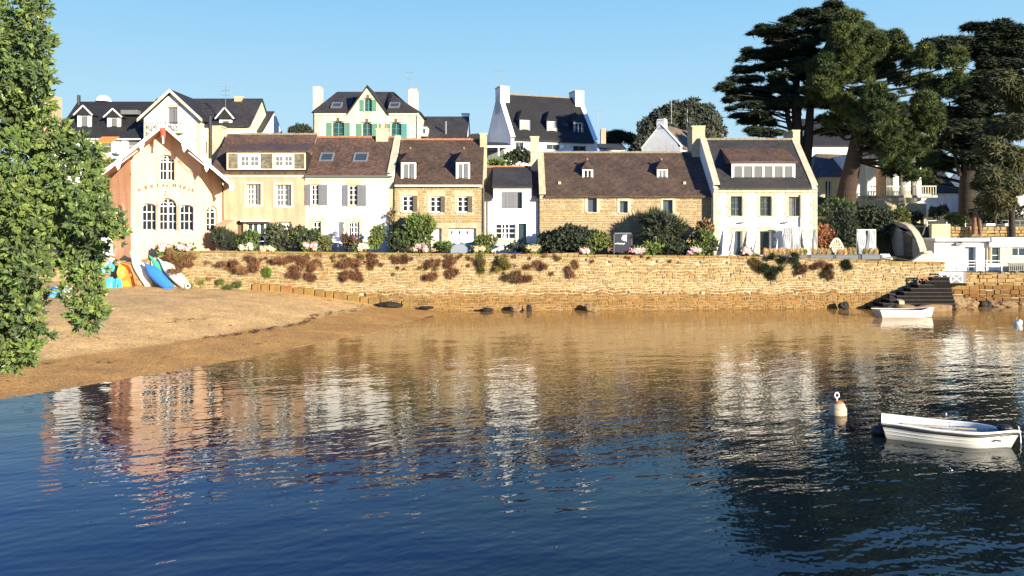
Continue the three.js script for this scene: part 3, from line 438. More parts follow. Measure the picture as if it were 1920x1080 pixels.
{
  const d = 57.5, z = -d, yb = 3, h = thing('terraced_house', 'white house with two pairs of grey shutters and two skylights, right of the peach house', 'house', V(PX(650, d), 3.8, z));
  const x0 = PX(572.6, d), x1 = PX(738, d), ye = PY(327, d), yr = 12.5;
  const w = [O(583, 598, 346, 385, d), O(653, 671, 347, 386, d), O(586, 602, 415, 450, d), O(653, 674, 416, 448, d)];
  gableHouse(h, { x0, x1, yb, ye, yr, d, D: 7, opens: w, wall: M.white, roof: M.roofLichen, cornice: M.trimCream, gr: 0.18, ridge: M.ridge, gutter: M.lead });
  w.forEach((o, i) => { win(h, o, { z, recess: .14, cols: i === 3 ? 4 : 2, rows: i < 2 ? 4 : 3, sill: M.quoin, fw: .08 }); surround(h, o, z, M.quoin, 30 + i, i > 1); });
  for (const o of w.slice(0, 2)) { shutter(h, o.x0 - .42, o.x0 - .01, o.y0, o.y1, z + .032, M.grey); const s = shutter(h, o.x1 + .01, o.x1 + .62, o.y0, o.y1, z + .032, M.grey); }
  shutter(h, w[3].x0 - .62, w[3].x0 - .32, w[3].y0, w[3].y1, z + .032, M.grey);
  quoins(h, x1, 1, 3.2, ye - .5, z, M.quoin);
  const zr = h.userData.zr, rn = Math.atan2(yr - ye, 3.5);
  for (const [a, b, c, e] of [[602, 628, 289, 306], [665, 692, 289, 307]]) {
    const dd = 59.3, o = O(a, b, c, e, dd), L = (o.y1 - o.y0) / Math.sin(rn), ym = (o.y0 + o.y1) / 2, xm = (o.x0 + o.x1) / 2, W = o.x1 - o.x0, tf = new THREE.Matrix4().makeRotationX(rn - Math.PI / 2).setPosition(xm, ym, zr(ym) + .02);
    const f = part(h, 'skylight', prismZ(rect(-W / 2, W / 2, -L / 2, L / 2), 0, .16, [hole({ x0: -W / 2 + .12, x1: W / 2 - .12, y0: -L / 2 + .12, y1: L / 2 - .12 })]).applyMatrix4(tf), M.grey);
    part(f, 'pane', box(-W / 2 + .115, W / 2 - .115, -L / 2 + .115, L / 2 - .115, .11, .125).applyMatrix4(tf), M.glassB);
  }
  chimney(h, PX(705, 60.5), PX(727, 60.5), 10.5, PY(243, 60.5), -61.6, -60.5, M.quoin, 2);
  part(h, 'satellite_dish', [new THREE.SphereGeometry(.35, 12, 6, 0, 6.3, 0, .7).rotateX(1.2).translate(PX(632, d), PY(441, d), z + .32), box(PX(632, d) - .02, PX(632, d) + .02, PY(443, d), PY(439, d), z + .02, z + .12)], M.grey);
}
// ---------------------------------------------------------------- stone house with two dormers
const stoneWall = (h, x0, x1, y0, y1, z, opens, seed, hh, ww, tint) => { const st = courses({ seed, x0, x1, y0, y1, h: hh, w: ww, proud: [-0.004, 0.010], front: () => z + 0.02, tint, skip: (a, b, c, d) => opens.some(o => b > o.x0 - .22 && a < o.x1 + .22 && d > o.y0 - .1 && c < o.y1 + .26) }); const o = part(h, 'rubble_stone', st.map(s => s.g), M.stone); o.userData.kind = 'stuff'; };
{
  const d = 57.3, z = -d, h = thing('terraced_house', 'yellow stone house with two dormers and a white garage door', 'house', V(PX(820, d), 3.8, z));
  const x0 = PX(740, d), x1 = PX(905, d), ye = PY(344, d), yr = 12.3, w = [O(754, 776, 367, 397, d), O(806, 828, 368, 398, d), O(857, 879, 368, 398, d), O(808, 828, 428, 462, d), O(841, 893, 428, 485, d)];
  gableHouse(h, { x0, x1, yb: 3, ye, yr, d, D: 7.2, opens: w, wall: M.mortar, roof: M.roofBrown, ridge: M.ridge, gutter: M.trim });
  stoneWall(h, x0 + .02, x1 - .02, 3.2, ye - .25, z, w, 41, [0.11, 0.23], [0.13, 0.32], (x, y, r) => warm(x, y, r).map((c, i) => lerp(c, [.75, .67, .50][i], .68)));
  w.slice(0, 3).forEach((o, i) => { win(h, o, { z, recess: .10, cols: 2, rows: 3, mull: .14, fw: .08 }); const g = [box(o.x0 - .21, o.x1 + .21, o.y1 + .003, o.y1 + .25, z - .02, z + .035)]; for (const s of [0, 1]) g.push(box(s ? o.x1 + .003 : o.x0 - .2, s ? o.x1 + .2 : o.x0 - .003, o.y0 - .02, o.y1, z - .02, z + .033)); part(h, 'window_surround', g, M.stonePlain); shutter(h, o.x1 - .02, o.x1 + .26, o.y0, o.y1, z + .04, M.brown); });
  win(h, w[3], { z, recess: .2, cols: 1, rows: 1, pm: M.trim, sill: null, name: 'door' });
  const dr = part(h, 'garage_door', [0, 1, 2, 3].map(k => box(lerp(w[4].x0, w[4].x1, k / 4) + .012, lerp(w[4].x0, w[4].x1, (k + 1) / 4) - .012, w[4].y0, w[4].y1 - .02, z - .3, z - .24)), M.trim);
  for (const k of [0, 1, 2]) part(dr, 'pane', box(lerp(w[4].x0, w[4].x1, (k + .4) / 3.6) - .06, lerp(w[4].x0, w[4].x1, (k + .4) / 3.6) + .06, w[4].y1 - .42, w[4].y1 - .2, z - .239, z - .232), M.glass);
  for (const [a, b] of [[752, 780], [855, 881]]) { const dd = 57.55, o = O(a, b, 304, 340, dd); dormer(h, { x0: o.x0, x1: o.x1, y0: o.y0, y1: o.y1, zf: -dd, ya: o.y1 + 1.05, hip: .95, knob: true, roof: M.roofBrown, body: M.roofDark, open: { x0: o.x0 + .12, x1: o.x1 - .12, y0: o.y0 + .1, y1: o.y1 - .08, rise: 0 }, win: { cols: 2, rows: 1, pm: M.curtainGlass, mull: .06 } }); shutter(h, o.x1 - .42, o.x1 - .12, o.y0 + .12, o.y1 - .1, -dd - .04, M.grey); }
  chimney(h, PX(900, 60.2), PX(912, 60.2), 8.5, PY(252, 60.2), -61.6, -60.2, M.stonePlain, 0);
  part(h, 'rear_wing', prismZ([[PX(856, 64), 9], [PX(899, 64), 9], [PX(899, 64), PY(250, 64)], [PX(884, 64), PY(251, 64)], [PX(856, 64), PY(272, 64)]], -70, -64), M.roofDark);
  pipe(h, x1 + .07, 3.2, ye - .3, z + .08, M.black, .06);
}
// ---------------------------------------------------------------- narrow white house
{
  const d = 58, z = -d, h = thing('terraced_house', 'narrow white house with a closed grey shutter, between the two stone buildings', 'house', V(PX(960, d), 3.8, z));
  const x0 = PX(909, d), x1 = PX(1011, d), ye = PY(373, d), yr = PY(316, 61.6), c0 = PX(925, d), c1 = PX(996, d), yc = PY(352, d), w = [O(940, 979, 360, 391, d), O(928, 967, 419, 449, d), O(972, 987, 419, 466, d)];
  gableHouse(h, { x0, x1, yb: 3, ye, yr, d, D: 7.2, front: [[x0, 3], [x1, 3], [x1, ye], [c1, ye], [c1, yc], [c0, yc], [c0, ye], [x0, ye]], opens: w, wall: M.white, roof: M.roofGrey, ridge: M.ridge, spans: [[x0, c0 - .082], [c1 + .082, x1]] });
  const zr = h.userData.zr; part(h, 'raised_roof', prismX([[z + .15, yc - .03], [z + .15, yc + .10], [-61.5, yr + .12], [-61.5, yr - .4], [zr(yc - .03) - .4, yc - .03]], c0 - .08, c1 + .08), M.roofGrey);
  for (const s of [0, 1]) part(h, 'cheek', prismX([[z - .353, ye], [z - .353, yc - .04], [zr(yc) - .3, yc - .04]], s ? c1 - .2 : c0, s ? c1 : c0 + .2), M.white);
  shutter(h, w[0].x0 + .02, w[0].x1 - .32, w[0].y0, w[0].y1, z - .12, M.grey); part(h, 'window_recess', box(w[0].x0, w[0].x1, w[0].y0, w[0].y1, z - .34, z - .2), M.glass); 
  win(h, w[1], { z, recess: .12, cols: 3, rows: 3, mull: .1, fw: .09, bw: .06, sill: M.quoin }); win(h, w[2], { z, recess: .2, cols: 1, rows: 1, fm: M.black, pm: M.glassB, sill: null, name: 'door' });
  part(h, 'eaves_board', box(x0 + .02, c0 - .01, ye - .12, ye - .02, z + .002, z + .12), M.trim); pipe(h, x0 + .2, 3.3, ye, z + .08, M.grey); pipe(h, x1 - .12, 3.3, ye, z + .08, M.grey);
}
// ---------------------------------------------------------------- long stone barn
{
  const d = 57.7, z = -d, h = thing('stone_barn', 'long low stone house with a big brown roof and two tiny dormers', 'house', V(PX(1170, d), 3.7, z));
  const x0 = PX(1012, d), x1 = PX(1335, d), ye = PY(366, d), yr = PY(286, 61.7) - .12, w = [O(1102, 1119, 372, 398, d), O(1162, 1177, 377, 399, d), O(1243, 1261, 375, 401, d)];
  gableHouse(h, { x0, x1, yb: 3, ye, yr, d, D: 8, opens: w, wall: M.mortar, roof: M.roofBrown, gl: .12, ridge: M.ridgeGrey, coping: M.stonePlain });
  stoneWall(h, x0 + .02, x1 - .02, 3.3, ye - .24, z, w, 43, [0.10, 0.18], [0.16, 0.44], (x, y, r) => warm(x, y, r).map((c, i) => lerp(c, [.74, .65, .53][i], .8)));
  w.forEach(o => { win(h, o, { z, recess: .22, cols: 1, rows: 1, pm: M.slateGlass, fm: M.grey }); part(h, 'window_surround', [box(o.x0 - .2, o.x1 + .2, o.y1 + .003, o.y1 + .24, z - .02, z + .04), box(o.x0 - .19, o.x0 - .003, o.y0 - .02, o.y1, z - .02, z + .036), box(o.x1 + .003, o.x1 + .19, o.y0 - .02, o.y1, z - .02, z + .036)], M.quoin); });
  for (const [a, b] of [[1092, 1112], [1232, 1252]]) { const dd = 59.2, o = O(a, b, 317, 340, dd); dormer(h, { x0: o.x0, x1: o.x1, y0: o.y0, y1: o.y1, zf: -dd, ya: o.y1 + .72, hip: .5, knob: true, roof: M.roofBrown, body: M.roofBrown, open: { x0: o.x0 + .1, x1: o.x1 - .1, y0: o.y0 + .1, y1: o.y1 - .03, rise: 0 }, win: { cols: 2, rows: 1, pm: a > 1200 ? M.curtainGlass : M.glass } }); }
  for (const px of [1049, 1283]) { const y = PY(347, 58.7), x = PX(px, 58.7), zz = h.userData.zr(y); part(h, 'roof_vent', [box(x - .1, x + .1, y - .1, y + .25, zz - .15, zz + .1)], M.stonePlain); }
  chimney(h, PX(995, 61), PX(1010, 61), 9.5, PY(258, 61), -62.3, -61, M.quoin, 0);
}
// ---------------------------------------------------------------- white house with the ribbon dormer
{
  const d = 57, z = -d, h = thing('terraced_house', 'white house with stone-framed windows and a wide white ribbon dormer, rightmost of the waterfront terrace', 'house', V(PX(1435, d), 3.7, z));
  const x0 = PX(1338, d), x1 = PX(1532, d), ye = PY(350, d), yr = PY(262, 61) - .1, w = [O(1370, 1392, 368, 405, d), O(1425, 1447, 368, 405, d), O(1479, 1501, 369, 405, d), O(1375, 1392, 433, 480, d), O(1425, 1446, 433, 480, d), O(1481, 1500, 433, 480, d)];
  gableHouse(h, { x0, x1, yb: 3, ye, yr, d, D: 8, opens: w, wall: M.white, roof: M.roofGrey, gl: .2, gr: .14, cornice: M.quoin, ridge: M.ridgeGrey });
  w.forEach((o, i) => { surround(h, o, z, M.quoin, 60 + i); if (i < 3) win(h, o, { z, recess: .22, cols: 2, rows: 3, fm: M.tanPanel, pm: i === 2 ? M.curtainGlass : M.glassB, mull: .06 }); else win(h, o, { z, recess: .25, cols: 1, rows: 1, fm: M.trim, pm: i === 3 ? M.slateGlass : i === 5 ? M.curtainGlass : M.glass, sill: null, name: 'door' }); });
  quoins(h, x0, -1, 3.3, ye - .5, z, M.quoin); quoins(h, x1, 1, 3.3, ye - .5, z, M.quoin);
  const dd = 57.6, o = O(1372, 1491, 306, 338, dd);
  dormer(h, { x0: o.x0, x1: o.x1, y0: o.y0, y1: o.y1, zf: -dd, ya: o.y1 + 1.25, shed: true, oh: .16, roof: M.roofLichen, body: M.roofDark, open: { x0: o.x0 + .08, x1: o.x1 - .08, y0: o.y0 + .14, y1: o.y1 - .1, rise: 0 }, win: { cols: 6, rows: 1, pm: M.curtainGlass, all: true, mull: .13, fw: .1 } });
  chimney(h, PX(1298, 61.2), PX(1322, 61.2), 10, PY(238, 61.2), -62.9, -61.2, M.stonePlain, 0);
  chimney(h, PX(1487, 61), PX(1500, 61), 10, PY(246, 61), -63.2, -61, M.stonePlain, 0);
  pipe(h, x1 - 1.25, 3.4, ye - .6, z + .09, M.grey, .05);
  const r = rng(77), g = []; for (let px = 1406; px < 1464; px += 3.4) { const q = P(px, 414.5 + r(), d); if (r() < .25) continue; g.push(box(q.x - .03, q.x + .03, q.y - .08 - .08 * r(), q.y + .07 + .1 * r(), z + .002, z + .018)); if (r() < .6) g.push(box(q.x - .01, q.x + .08, q.y + .03, q.y + .05, z + .0035, z + .02)); }
  part(h, 'faded_lettering', g, mat([0.62, 0.62, 0.60]));
  for (const px of [1391, 1473]) { const q = P(px, 417, d); const l = part(h, 'wall_lamp', [box(q.x - .22, q.x + .1, q.y - .08, q.y + .04, z + .1, z + .24), bar(V(q.x, q.y, z), V(q.x + .1, q.y + .12, z + .15), .04)], M.greyD); }
}
// ---------------------------------------------------------------- upper row of houses on the hill
{ // slate-roofed house at the left
  const d = 84, z = -d, h = thing('hillside_house', 'white house under a dark slate roof with two white dormers, behind the green tree', 'house', V(PX(190, d), 8, z));
  const x0 = PX(102, d), x1 = PX(268, d), ye = PY(258, d), yr = PY(193, 88.5), w = [O(186, 208, 264, 286, d), O(214, 228, 262, 287, d), O(238, 262, 262, 286, d)];
  gableHouse(h, { x0, x1, yb: 7, ye, yr, d, D: 9, opens: w, wall: M.whiteB, roof: M.roofDark, gutter: M.trim });
  w.forEach((o, i) => win(h, o, { z, recess: .25, cols: 1, rows: i === 1 ? 1 : 2, pm: i === 1 ? M.trim : M.greyD, sill: null, name: i === 1 ? 'door' : 'window' }));
  for (const [a, b, c, e, ap] of [[145, 171, 216, 240, 199], [201, 226, 220, 243, 205]]) { const dd = 85.2, o = O(a, b, c, e, dd); dormer(h, { x0: o.x0, x1: o.x1, y0: o.y0, y1: o.y1, zf: -dd, ya: PY(ap, dd), hip: -.25, oh: .25, open: { x0: o.x0 + .35, x1: o.x1 - .35, y0: o.y0 + .1, y1: o.y1 - .05, rise: 0 }, win: { cols: 1, rows: 1, pm: M.curtainGlass } }); }
  chimney(h, PX(80, 87), PX(97, 87), 14, PY(181, 87), -89, -87, M.peach, 1);
  part(h, 'flue_pipe', new THREE.CylinderGeometry(.18, .18, 1.2, 8).translate(PX(146, 88), PY(188, 88), -88.2), M.black);
  part(h, 'terrace_wall', box(PX(188, 80), PX(252, 80), PY(301, 80), PY(287, 80), -80.3, -80), M.whiteB);
  const roofWin = O(232, 264, 208, 216, 86.6); part(h, 'skylight', box(roofWin.x0, roofWin.x1, roofWin.y0, roofWin.y1, -86.6, -85.9), M.curtainGlass);
  solo('awning', prismX([[-81.6, PY(258, 82)], [-81.6, PY(257, 82)], [-80, PY(266, 80)], [-80, PY(268, 80)]], PX(176, 80), PX(209, 80)), M.orange, 'orange awning over the terrace of the slate-roofed house', 'awning');
  solo('garden_lamp', new THREE.SphereGeometry(.42, 14, 10).translate(PX(226, 80), PY(283, 80), -79.6), M.trim, 'round white globe standing on the white terrace wall', 'globe');
  solo('satellite_dome', new THREE.SphereGeometry(.9, 14, 8, 0, 6.3, 0, 1.4).translate(PX(194, 92), PY(193, 92), -92), M.trim, 'white dome just above the slate ridge at left', 'dome');
}
{ // white gabled house
  const d = 83, z = -d, h = thing('hillside_house', 'tall white gabled house with a small iron balcony, behind the pink gabled house', 'house', V(PX(322, d), 8, z));
  const x0 = PX(270, d), x1 = PX(374, d), xc = PX(322, d), ap = PY(172, d), sl = (ap - PY(220, d)) / (x1 - xc), ry = x => ap - sl * Math.abs(x - xc) - .12, op = O(313, 333, 201, 233, d);
  part(h, 'wall', [facade([[x0, 7], [x1, 7], [x1, ry(x1)], [xc, ry(xc)], [x0, ry(x0)]], [op], z), box(x0, x0 + .35, 7, ry(x0), z - 8, z - .353), box(x1 - .35, x1, 7, ry(x1), z - 8, z - .353)], M.whiteB);
  part(h, 'roof', [1, -1].map(s => prismZ([[xc + s * .001, ap], [xc + s * .001, ap + .2], [xc + s * 3.35, ap + .2 - sl * 3.35], [xc + s * 3.35, ap - sl * 3.35]], z - 8, z + .5)), M.roofDark);
  part(h, 'bargeboard', [1, -1].map(s => prismZ([[xc + s * .001, ap + .22], [xc + s * 3.4, ap + .22 - sl * 3.4], [xc + s * 3.4, ap - .1 - sl * 3.4], [xc + s * .001, ap - .14]], z + .503, z + .57)), M.trimCream);
  win(h, op, { z, recess: .25, cols: 1, rows: 1, pm: M.curtainGlass, name: 'balcony_door', sill: null }); shutter(h, op.x1 - .42, op.x1 - .02, op.y0, op.y1, z - .2, M.grey); surround(h, op, z, M.quoin, 91, false);
  const g = []; const b = O(288, 346, 231, 249, d); g.push(box(b.x0, b.x1, b.y0 - .12, b.y0, z + .002, z + .9)); part(h, 'balcony_slab', g.splice(0), M.quoin);
  g.push(box(b.x0, b.x1, b.y1 - .05, b.y1, z + .82, z + .87), box(b.x0, b.x1, b.y0 + .1, b.y0 + .15, z + .82, z + .87)); for (let i = 0; i <= 12; i++) { const x = lerp(b.x0 + .03, b.x1 - .03, i / 12); g.push(box(x - .02, x + .02, b.y0 + .16, b.y1 - .06, z + .825, z + .865)); if (i < 12 && i % 3 === 0) g.push(bar(V(x, b.y0 + .2, z + .845), V(x + .8, b.y1 - .1, z + .845), .03), bar(V(x, b.y1 - .1, z + .845), V(x + .8, b.y0 + .2, z + .845), .03)); }
  part(h, 'balcony_railing', g, M.black);
  quoins(h, x0, -1, 9, ry(x0) - .3, z, M.quoin); quoins(h, x1, 1, 9, ry(x1) - .3, z, M.quoin);
  const d2 = 84.5, z2 = -d2, wx0 = PX(375, d2), wx1 = PX(468, d2), ye = PY(234, d2), yr = PY(188, 88.5), dw = O(378, 388, 265, 288, d2), dw2 = O(397, 404, 240, 262, d2);
  const wing = h; const zr = y => z2 - (y - ye) / ((yr - ye) / 4); h.userData.zr = zr;
  part(h, 'wing_wall', [facade(rect(wx0, wx1, 7, ye), [dw], z2), prismX([[z2 - .353, 7], [z2 - .353, ye], [z2 - 4, yr - .05], [z2 - 8, ye], [z2 - 8, 7]], wx1 - .4, wx1)], M.cream);
  win(h, dw, { z: z2, cols: 1, rows: 1, pm: M.brown, fm: M.brown, sill: null, name: 'door' });
  part(h, 'wing_roof', prismX([[z2 + .3, ye - .3], [z2 - 4, yr], [z2 - 8.2, ye - .3], [z2 - 8.2, ye - .1], [z2 - 4, yr + .2], [z2 + .3, ye - .1]], PX(262, d2), wx1 + .15), M.roofGrey);
  { const dd = 84.6, o = O(411, 435, 223, 245, dd); dormer(h, { x0: o.x0, x1: o.x1, y0: o.y0, y1: o.y1, zf: -dd, ya: PY(203, dd), hip: -.3, oh: .3, front: M.whiteB, open: { x0: o.x0 + .3, x1: o.x1 - .3, y0: o.y0 + .1, y1: o.y1 + .0 - .1, rise: 0 }, win: { cols: 1, rows: 1, pm: M.curtainGlass } }); }
  chimney(h, PX(439, 88), PX(453, 88), 17, PY(182, 88), -89, -88, M.peach, 0);
  delete h.userData.zr;
  const d3 = 87, z3 = -d3, g3 = thing('hillside_house', 'plain dark roofed house end, right of the white gabled house', 'house', V(PX(480, d3), 9, z3));
  gableHouse(g3, { x0: PX(455, d3), x1: PX(494, d3), yb: 8, ye: PY(246, d3), yr: PY(211, 91), d: d3, D: 8, wall: M.whiteB, roof: M.roofGrey });
}
{ // cream villa with green shutters
  const d = 82, z = -d, D = 9, h = thing('villa', 'cream villa with green shutters, a steep central gable and two tall chimneys', 'villa', V(PX(688, d), 8, z));
  const x0 = PX(590, d), x1 = PX(785, d), ye = PY(210.5, d), yr = PY(172, d + 4.5), xc = PX(689, d), ap = PY(163, d), g0 = PX(655, d), g1 = PX(724, d), yg = ye - .02;
  const w = [O(623, 645, 228, 262, d, 3), O(679, 697, 230, 262, d, 3), O(733, 752, 230, 264, d, 3), O(683, 697, 185, 209, d, 2)];
  part(h, 'wall', [facade([[x0, 7], [x1, 7], [x1, ye], [g1, ye], [xc, ap], [g0, ye], [x0, ye]], w, z), box(x0, x0 + .35, 7, ye, z - D, z - .353), box(x1 - .35, x1, 7, ye, z - D, z - .353), box(x0 + .35, x1 - .35, 7, ye, z - D, z - D + .35)], M.cream);
  const o = .3, X0 = x0 - o, X1 = x1 + o, Z0 = z + o, Z1 = z - D - o, yE = ye - .05, r0 = PX(632, d + 4.5), r1 = PX(729, d + 4.5), zm = z - D / 2;
  part(h, 'roof', [poly([[X0, yE, Z0], [g0 - .1, yE, Z0], [g0 - .1, yE, Z1], [X0, yE, Z1], [r0, yr, zm], [g0 - .1, yr, zm]], [[0, 1, 5, 4], [3, 0, 4], [2, 3, 4, 5], [0, 3, 2, 1], [1, 2, 5]]), poly([[g1 + .1, yE, Z0], [X1, yE, Z0], [X1, yE, Z1], [g1 + .1, yE, Z1], [r1, yr, zm], [g1 + .1, yr, zm]], [[0, 1, 4, 5], [1, 2, 4], [2, 3, 5, 4], [0, 3, 2, 1], [0, 5, 3]]), poly([[g0 - .1, yE, z - 1.0], [g1 + .1, yE, z - 1.0], [g1 + .1, yE, Z1], [g0 - .1, yE, Z1], [g0 - .1, yr, zm], [g1 + .1, yr, zm]], [[0, 1, 5, 4], [2, 3, 4, 5]]),
    ...[1, -1].map(s => { const xe = s > 0 ? g1 : g0, q = (ap - ye) / Math.abs(xe - xc); return prismZ([[xc, ap + .02], [xc, ap + .2], [xe + s * .25, ye + .2 - q * .25], [xe + s * .25, ye + .02 - q * .25]], zm, z + .18); })], M.roofGrey);
  part(h, 'cornice', [box(x0, g0 - .3, ye - .35, ye - .12, z + .002, z + .14), box(g1 + .3, x1, ye - .35, ye - .12, z + .002, z + .14)], M.trimCream);
  w.forEach((q, i) => { win(h, q, { z, recess: .18, cols: 2, rows: 3, fm: M.teal, pm: M.glassB, sill: M.quoin }); const sw = i === 3 ? .48 : .62; shutter(h, q.x0 - sw, q.x0 - .02, q.y0, q.y1 - .1, z + .004, i === 2 ? M.teal : M.green); shutter(h, q.x1 + .02, q.x1 + sw, q.y0, q.y1 - .1, z + .004, i === 2 ? M.teal : M.green); part(h, 'keystone', [box((q.x0 + q.x1) / 2 - .12, (q.x0 + q.x1) / 2 + .12, q.y1 + .1, q.y1 + .42, z + .002, z + .06), box(q.x0 - .1, q.x1 + .1, q.y1 + .003, q.y1 + .09, z + .002, z + .05)], M.brown); });
  quoins(h, x0, -1, 9, ye - .5, z, M.quoin); quoins(h, x1, 1, 9, ye - .5, z, M.quoin);
  chimney(h, PX(587, 84), PX(600, 84), 13, PY(164, 84), -85.4, -84, M.cream, 0); chimney(h, PX(766, 84), PX(781, 84), 13, PY(168, 84), -85.6, -84, M.cream, 0);
  const rn = Math.atan2(yr - yE, D / 2 + o); for (const px of [632, 740]) { const yy = PY(199, d + 1.2), tf = new THREE.Matrix4().makeRotationX(rn - Math.PI / 2).setPosition(PX(px, d + 1.2), yy, Z0 - (yy - yE) / Math.tan(rn) + .03); const f = part(h, 'skylight', prismZ(rect(-.55, .55, -.6, .6), 0, .18, [hole({ x0: -.43, x1: .43, y0: -.48, y1: .48 })]).applyMatrix4(tf), M.grey); part(f, 'pane', box(-.43, .43, -.48, .48, .08, .1).applyMatrix4(tf), M.glassB); }
  pipe(h, x1 - .1, 9, ye, z + .12, M.trim);
}
{ // slate roofed bungalow right of the villa
  const d = 84, z = -d, h = thing('hillside_house', 'small white bungalow with a slate roof and white end chimney, right of the cream villa', 'house', V(PX(830, d), 8, z));
  gableHouse(h, { x0: PX(789, d), x1: PX(876, d), yb: 7, ye: PY(259, d), yr: PY(221, 88), d, D: 8, wall: M.whiteB, roof: M.roofGrey });
  chimney(h, PX(866, 88), PX(879, 88), 14, PY(214, 88), -89, -88, M.whiteB, 0);
  const o = O(788, 801, 238, 255, 83.5); part(h, 'dormer', [box(o.x0, o.x1, o.y0, o.y1, -86, -83.5)], M.trim); part(h, 'pane', box(o.x0 + .3, o.x1 - .2, o.y0 + .25, o.y1 - .15, -83.5, -83.47), M.glassB);
  part(h, 'flue_pipe', new THREE.CylinderGeometry(.1, .1, 1.6, 8).translate(PX(835, 84), PY(240, 84), -84.6), M.grey);
}
{ // white house with the big dark roof, turned so that its left gable shows
  const d = 80, z = -d, W = 9.6, D = 8.6, x0 = PX(958, d), h = thing('hillside_house', 'white house with a tall dark roof, three dormers and a blank shaded gable end', 'house', V(x0, 8, z));
  const s = d / FOC, ye = PY(259, d), yr = PY(178, d + 4), m = a => x0 + a;
  const w = [O(967, 982, 266, 276, d), O(1026, 1052, 268, 278, d), O(1079, 1105, 269, 279, d)].map(o => ({ ...o, x0: x0 + (o.x0 - x0) * 1.05, x1: x0 + (o.x1 - x0) * 1.05 }));
  gableHouse(h, { x0, x1: m(W), yb: 7, ye, yr, d, D, opens: w, wall: M.whiteB, roof: M.roofDark, gl: .2, gr: .2, coping: M.trim, ridge: M.ridgeGrey });
  w.forEach(o => win(h, o, { z, recess: .2, cols: 2, rows: 1, pm: M.glassB, fm: M.grey, sill: null }));
  for (const c of [1.75, 4.75, 7.75]) { const y0 = ye + .75, y1 = ye + 2.05; dormer(h, { x0: m(c - .58), x1: m(c + .58), y0, y1, zf: z - .7, ya: y1 + 1.15, hip: .8, front: M.grey, open: { x0: m(c - .42), x1: m(c + .42), y0: y0 + .08, y1: y1 - .06, rise: 0 }, win: { cols: c > 7 ? 2 : 1, rows: 1, pm: c > 7 ? M.glassB : M.curtainGlass } }); }
  chimney(h, m(0), m(1.0), yr - 2, yr + .75, z - D / 2 - .9, z - D / 2 + .9, M.whiteB, 0, M.quoin); chimney(h, m(W - 1.0), m(W), yr - 2, yr + .75, z - D / 2 - .9, z - D / 2 + .9, M.whiteB, 0, M.quoin);
  h.rotation.y = 0.33; delete h.userData.zr;
  const v = thing('veranda', 'small slate-roofed veranda with white posts, beside the shaded gable end', 'veranda', V(PX(935, 72), 7, -72)), e = 72;
  part(v, 'roof', poly([[PX(908, e), PY(271, e), -e], [PX(957, e), PY(271, e), -e], [PX(950, e), PY(262, e), -e - 2.5], [PX(910, e), PY(260, e), -e - 2.5], [PX(908, e), PY(273, e), -e], [PX(957, e), PY(273, e), -e], [PX(950, e), PY(273, e), -e - 2.5], [PX(910, e), PY(273, e), -e - 2.5]], [[0, 1, 2, 3], [4, 7, 6, 5], [0, 4, 5, 1], [1, 5, 6, 2], [2, 6, 7, 3], [3, 7, 4, 0]]), M.roofGrey);
  part(v, 'fascia', box(PX(908, e), PX(957, e), PY(276.5, e), PY(273.2, e), -e - .1, -e + .03), M.trim);
  for (const px of [911, 935, 954]) part(v, 'post', box(PX(px, e) - .06, PX(px, e) + .06, 6.8, PY(276.6, e), -e - .1, -e + .02), M.trim);
  part(v, 'wall', box(PX(908, e + 2), PX(957, e + 2), 6.8, PY(274, e + 2), -e - 2.6, -e - 2.4), M.whiteB); part(v, 'pane', box(PX(914, e + 2), PX(946, e + 2), 8.4, PY(281, e + 2), -e - 2.39, -e - 2.36), M.curtainGlass);
}
{ // gable end in the shade, tan roof
  const d = 86, z = -d, x0 = PX(1276, d), h = thing('hillside_house', 'white house end in bluish shade with a tan roof, before the round dark tree', 'house', V(x0, 8, z));
  const W = 9, D = 4.6; gableHouse(h, { x0, x1: x0 + W, yb: 7, ye: PY(275, d), yr: PY(234, d + 1), d, D, wall: M.whiteB, roof: M.roofTan, gl: .12, coping: M.trim });
  chimney(h, x0, x0 + .6, PY(240, d), PY(222, d), z - D / 2 - .5, z - D / 2 + .5, M.whiteB, 0, M.trim); h.rotation.y = 0.98; delete h.userData.zr;
  const k = thing('garage', 'flat slate-roofed outbuilding between the big dark roof and the round tree', 'outbuilding', V(PX(1148, 88), 8, -88)); part(k, 'wall', box(PX(1126, 88), PX(1172, 88), 7, PY(281, 88), -92, -88), M.whiteB); part(k, 'roof', prismX([[-87.8, PY(281, 88)], [-87.8, PY(279.5, 88)], [-92, PY(262, 88)], [-92, PY(266, 88)]], PX(1124, 88), PX(1175, 88)), M.roofGrey);
  solo('chimney_stack', [box(PX(1127, 95), PX(1136, 95), 12, PY(241, 95), -96, -95)], M.peach, 'small pale chimney stack right of the big dark roof', 'chimney');
}
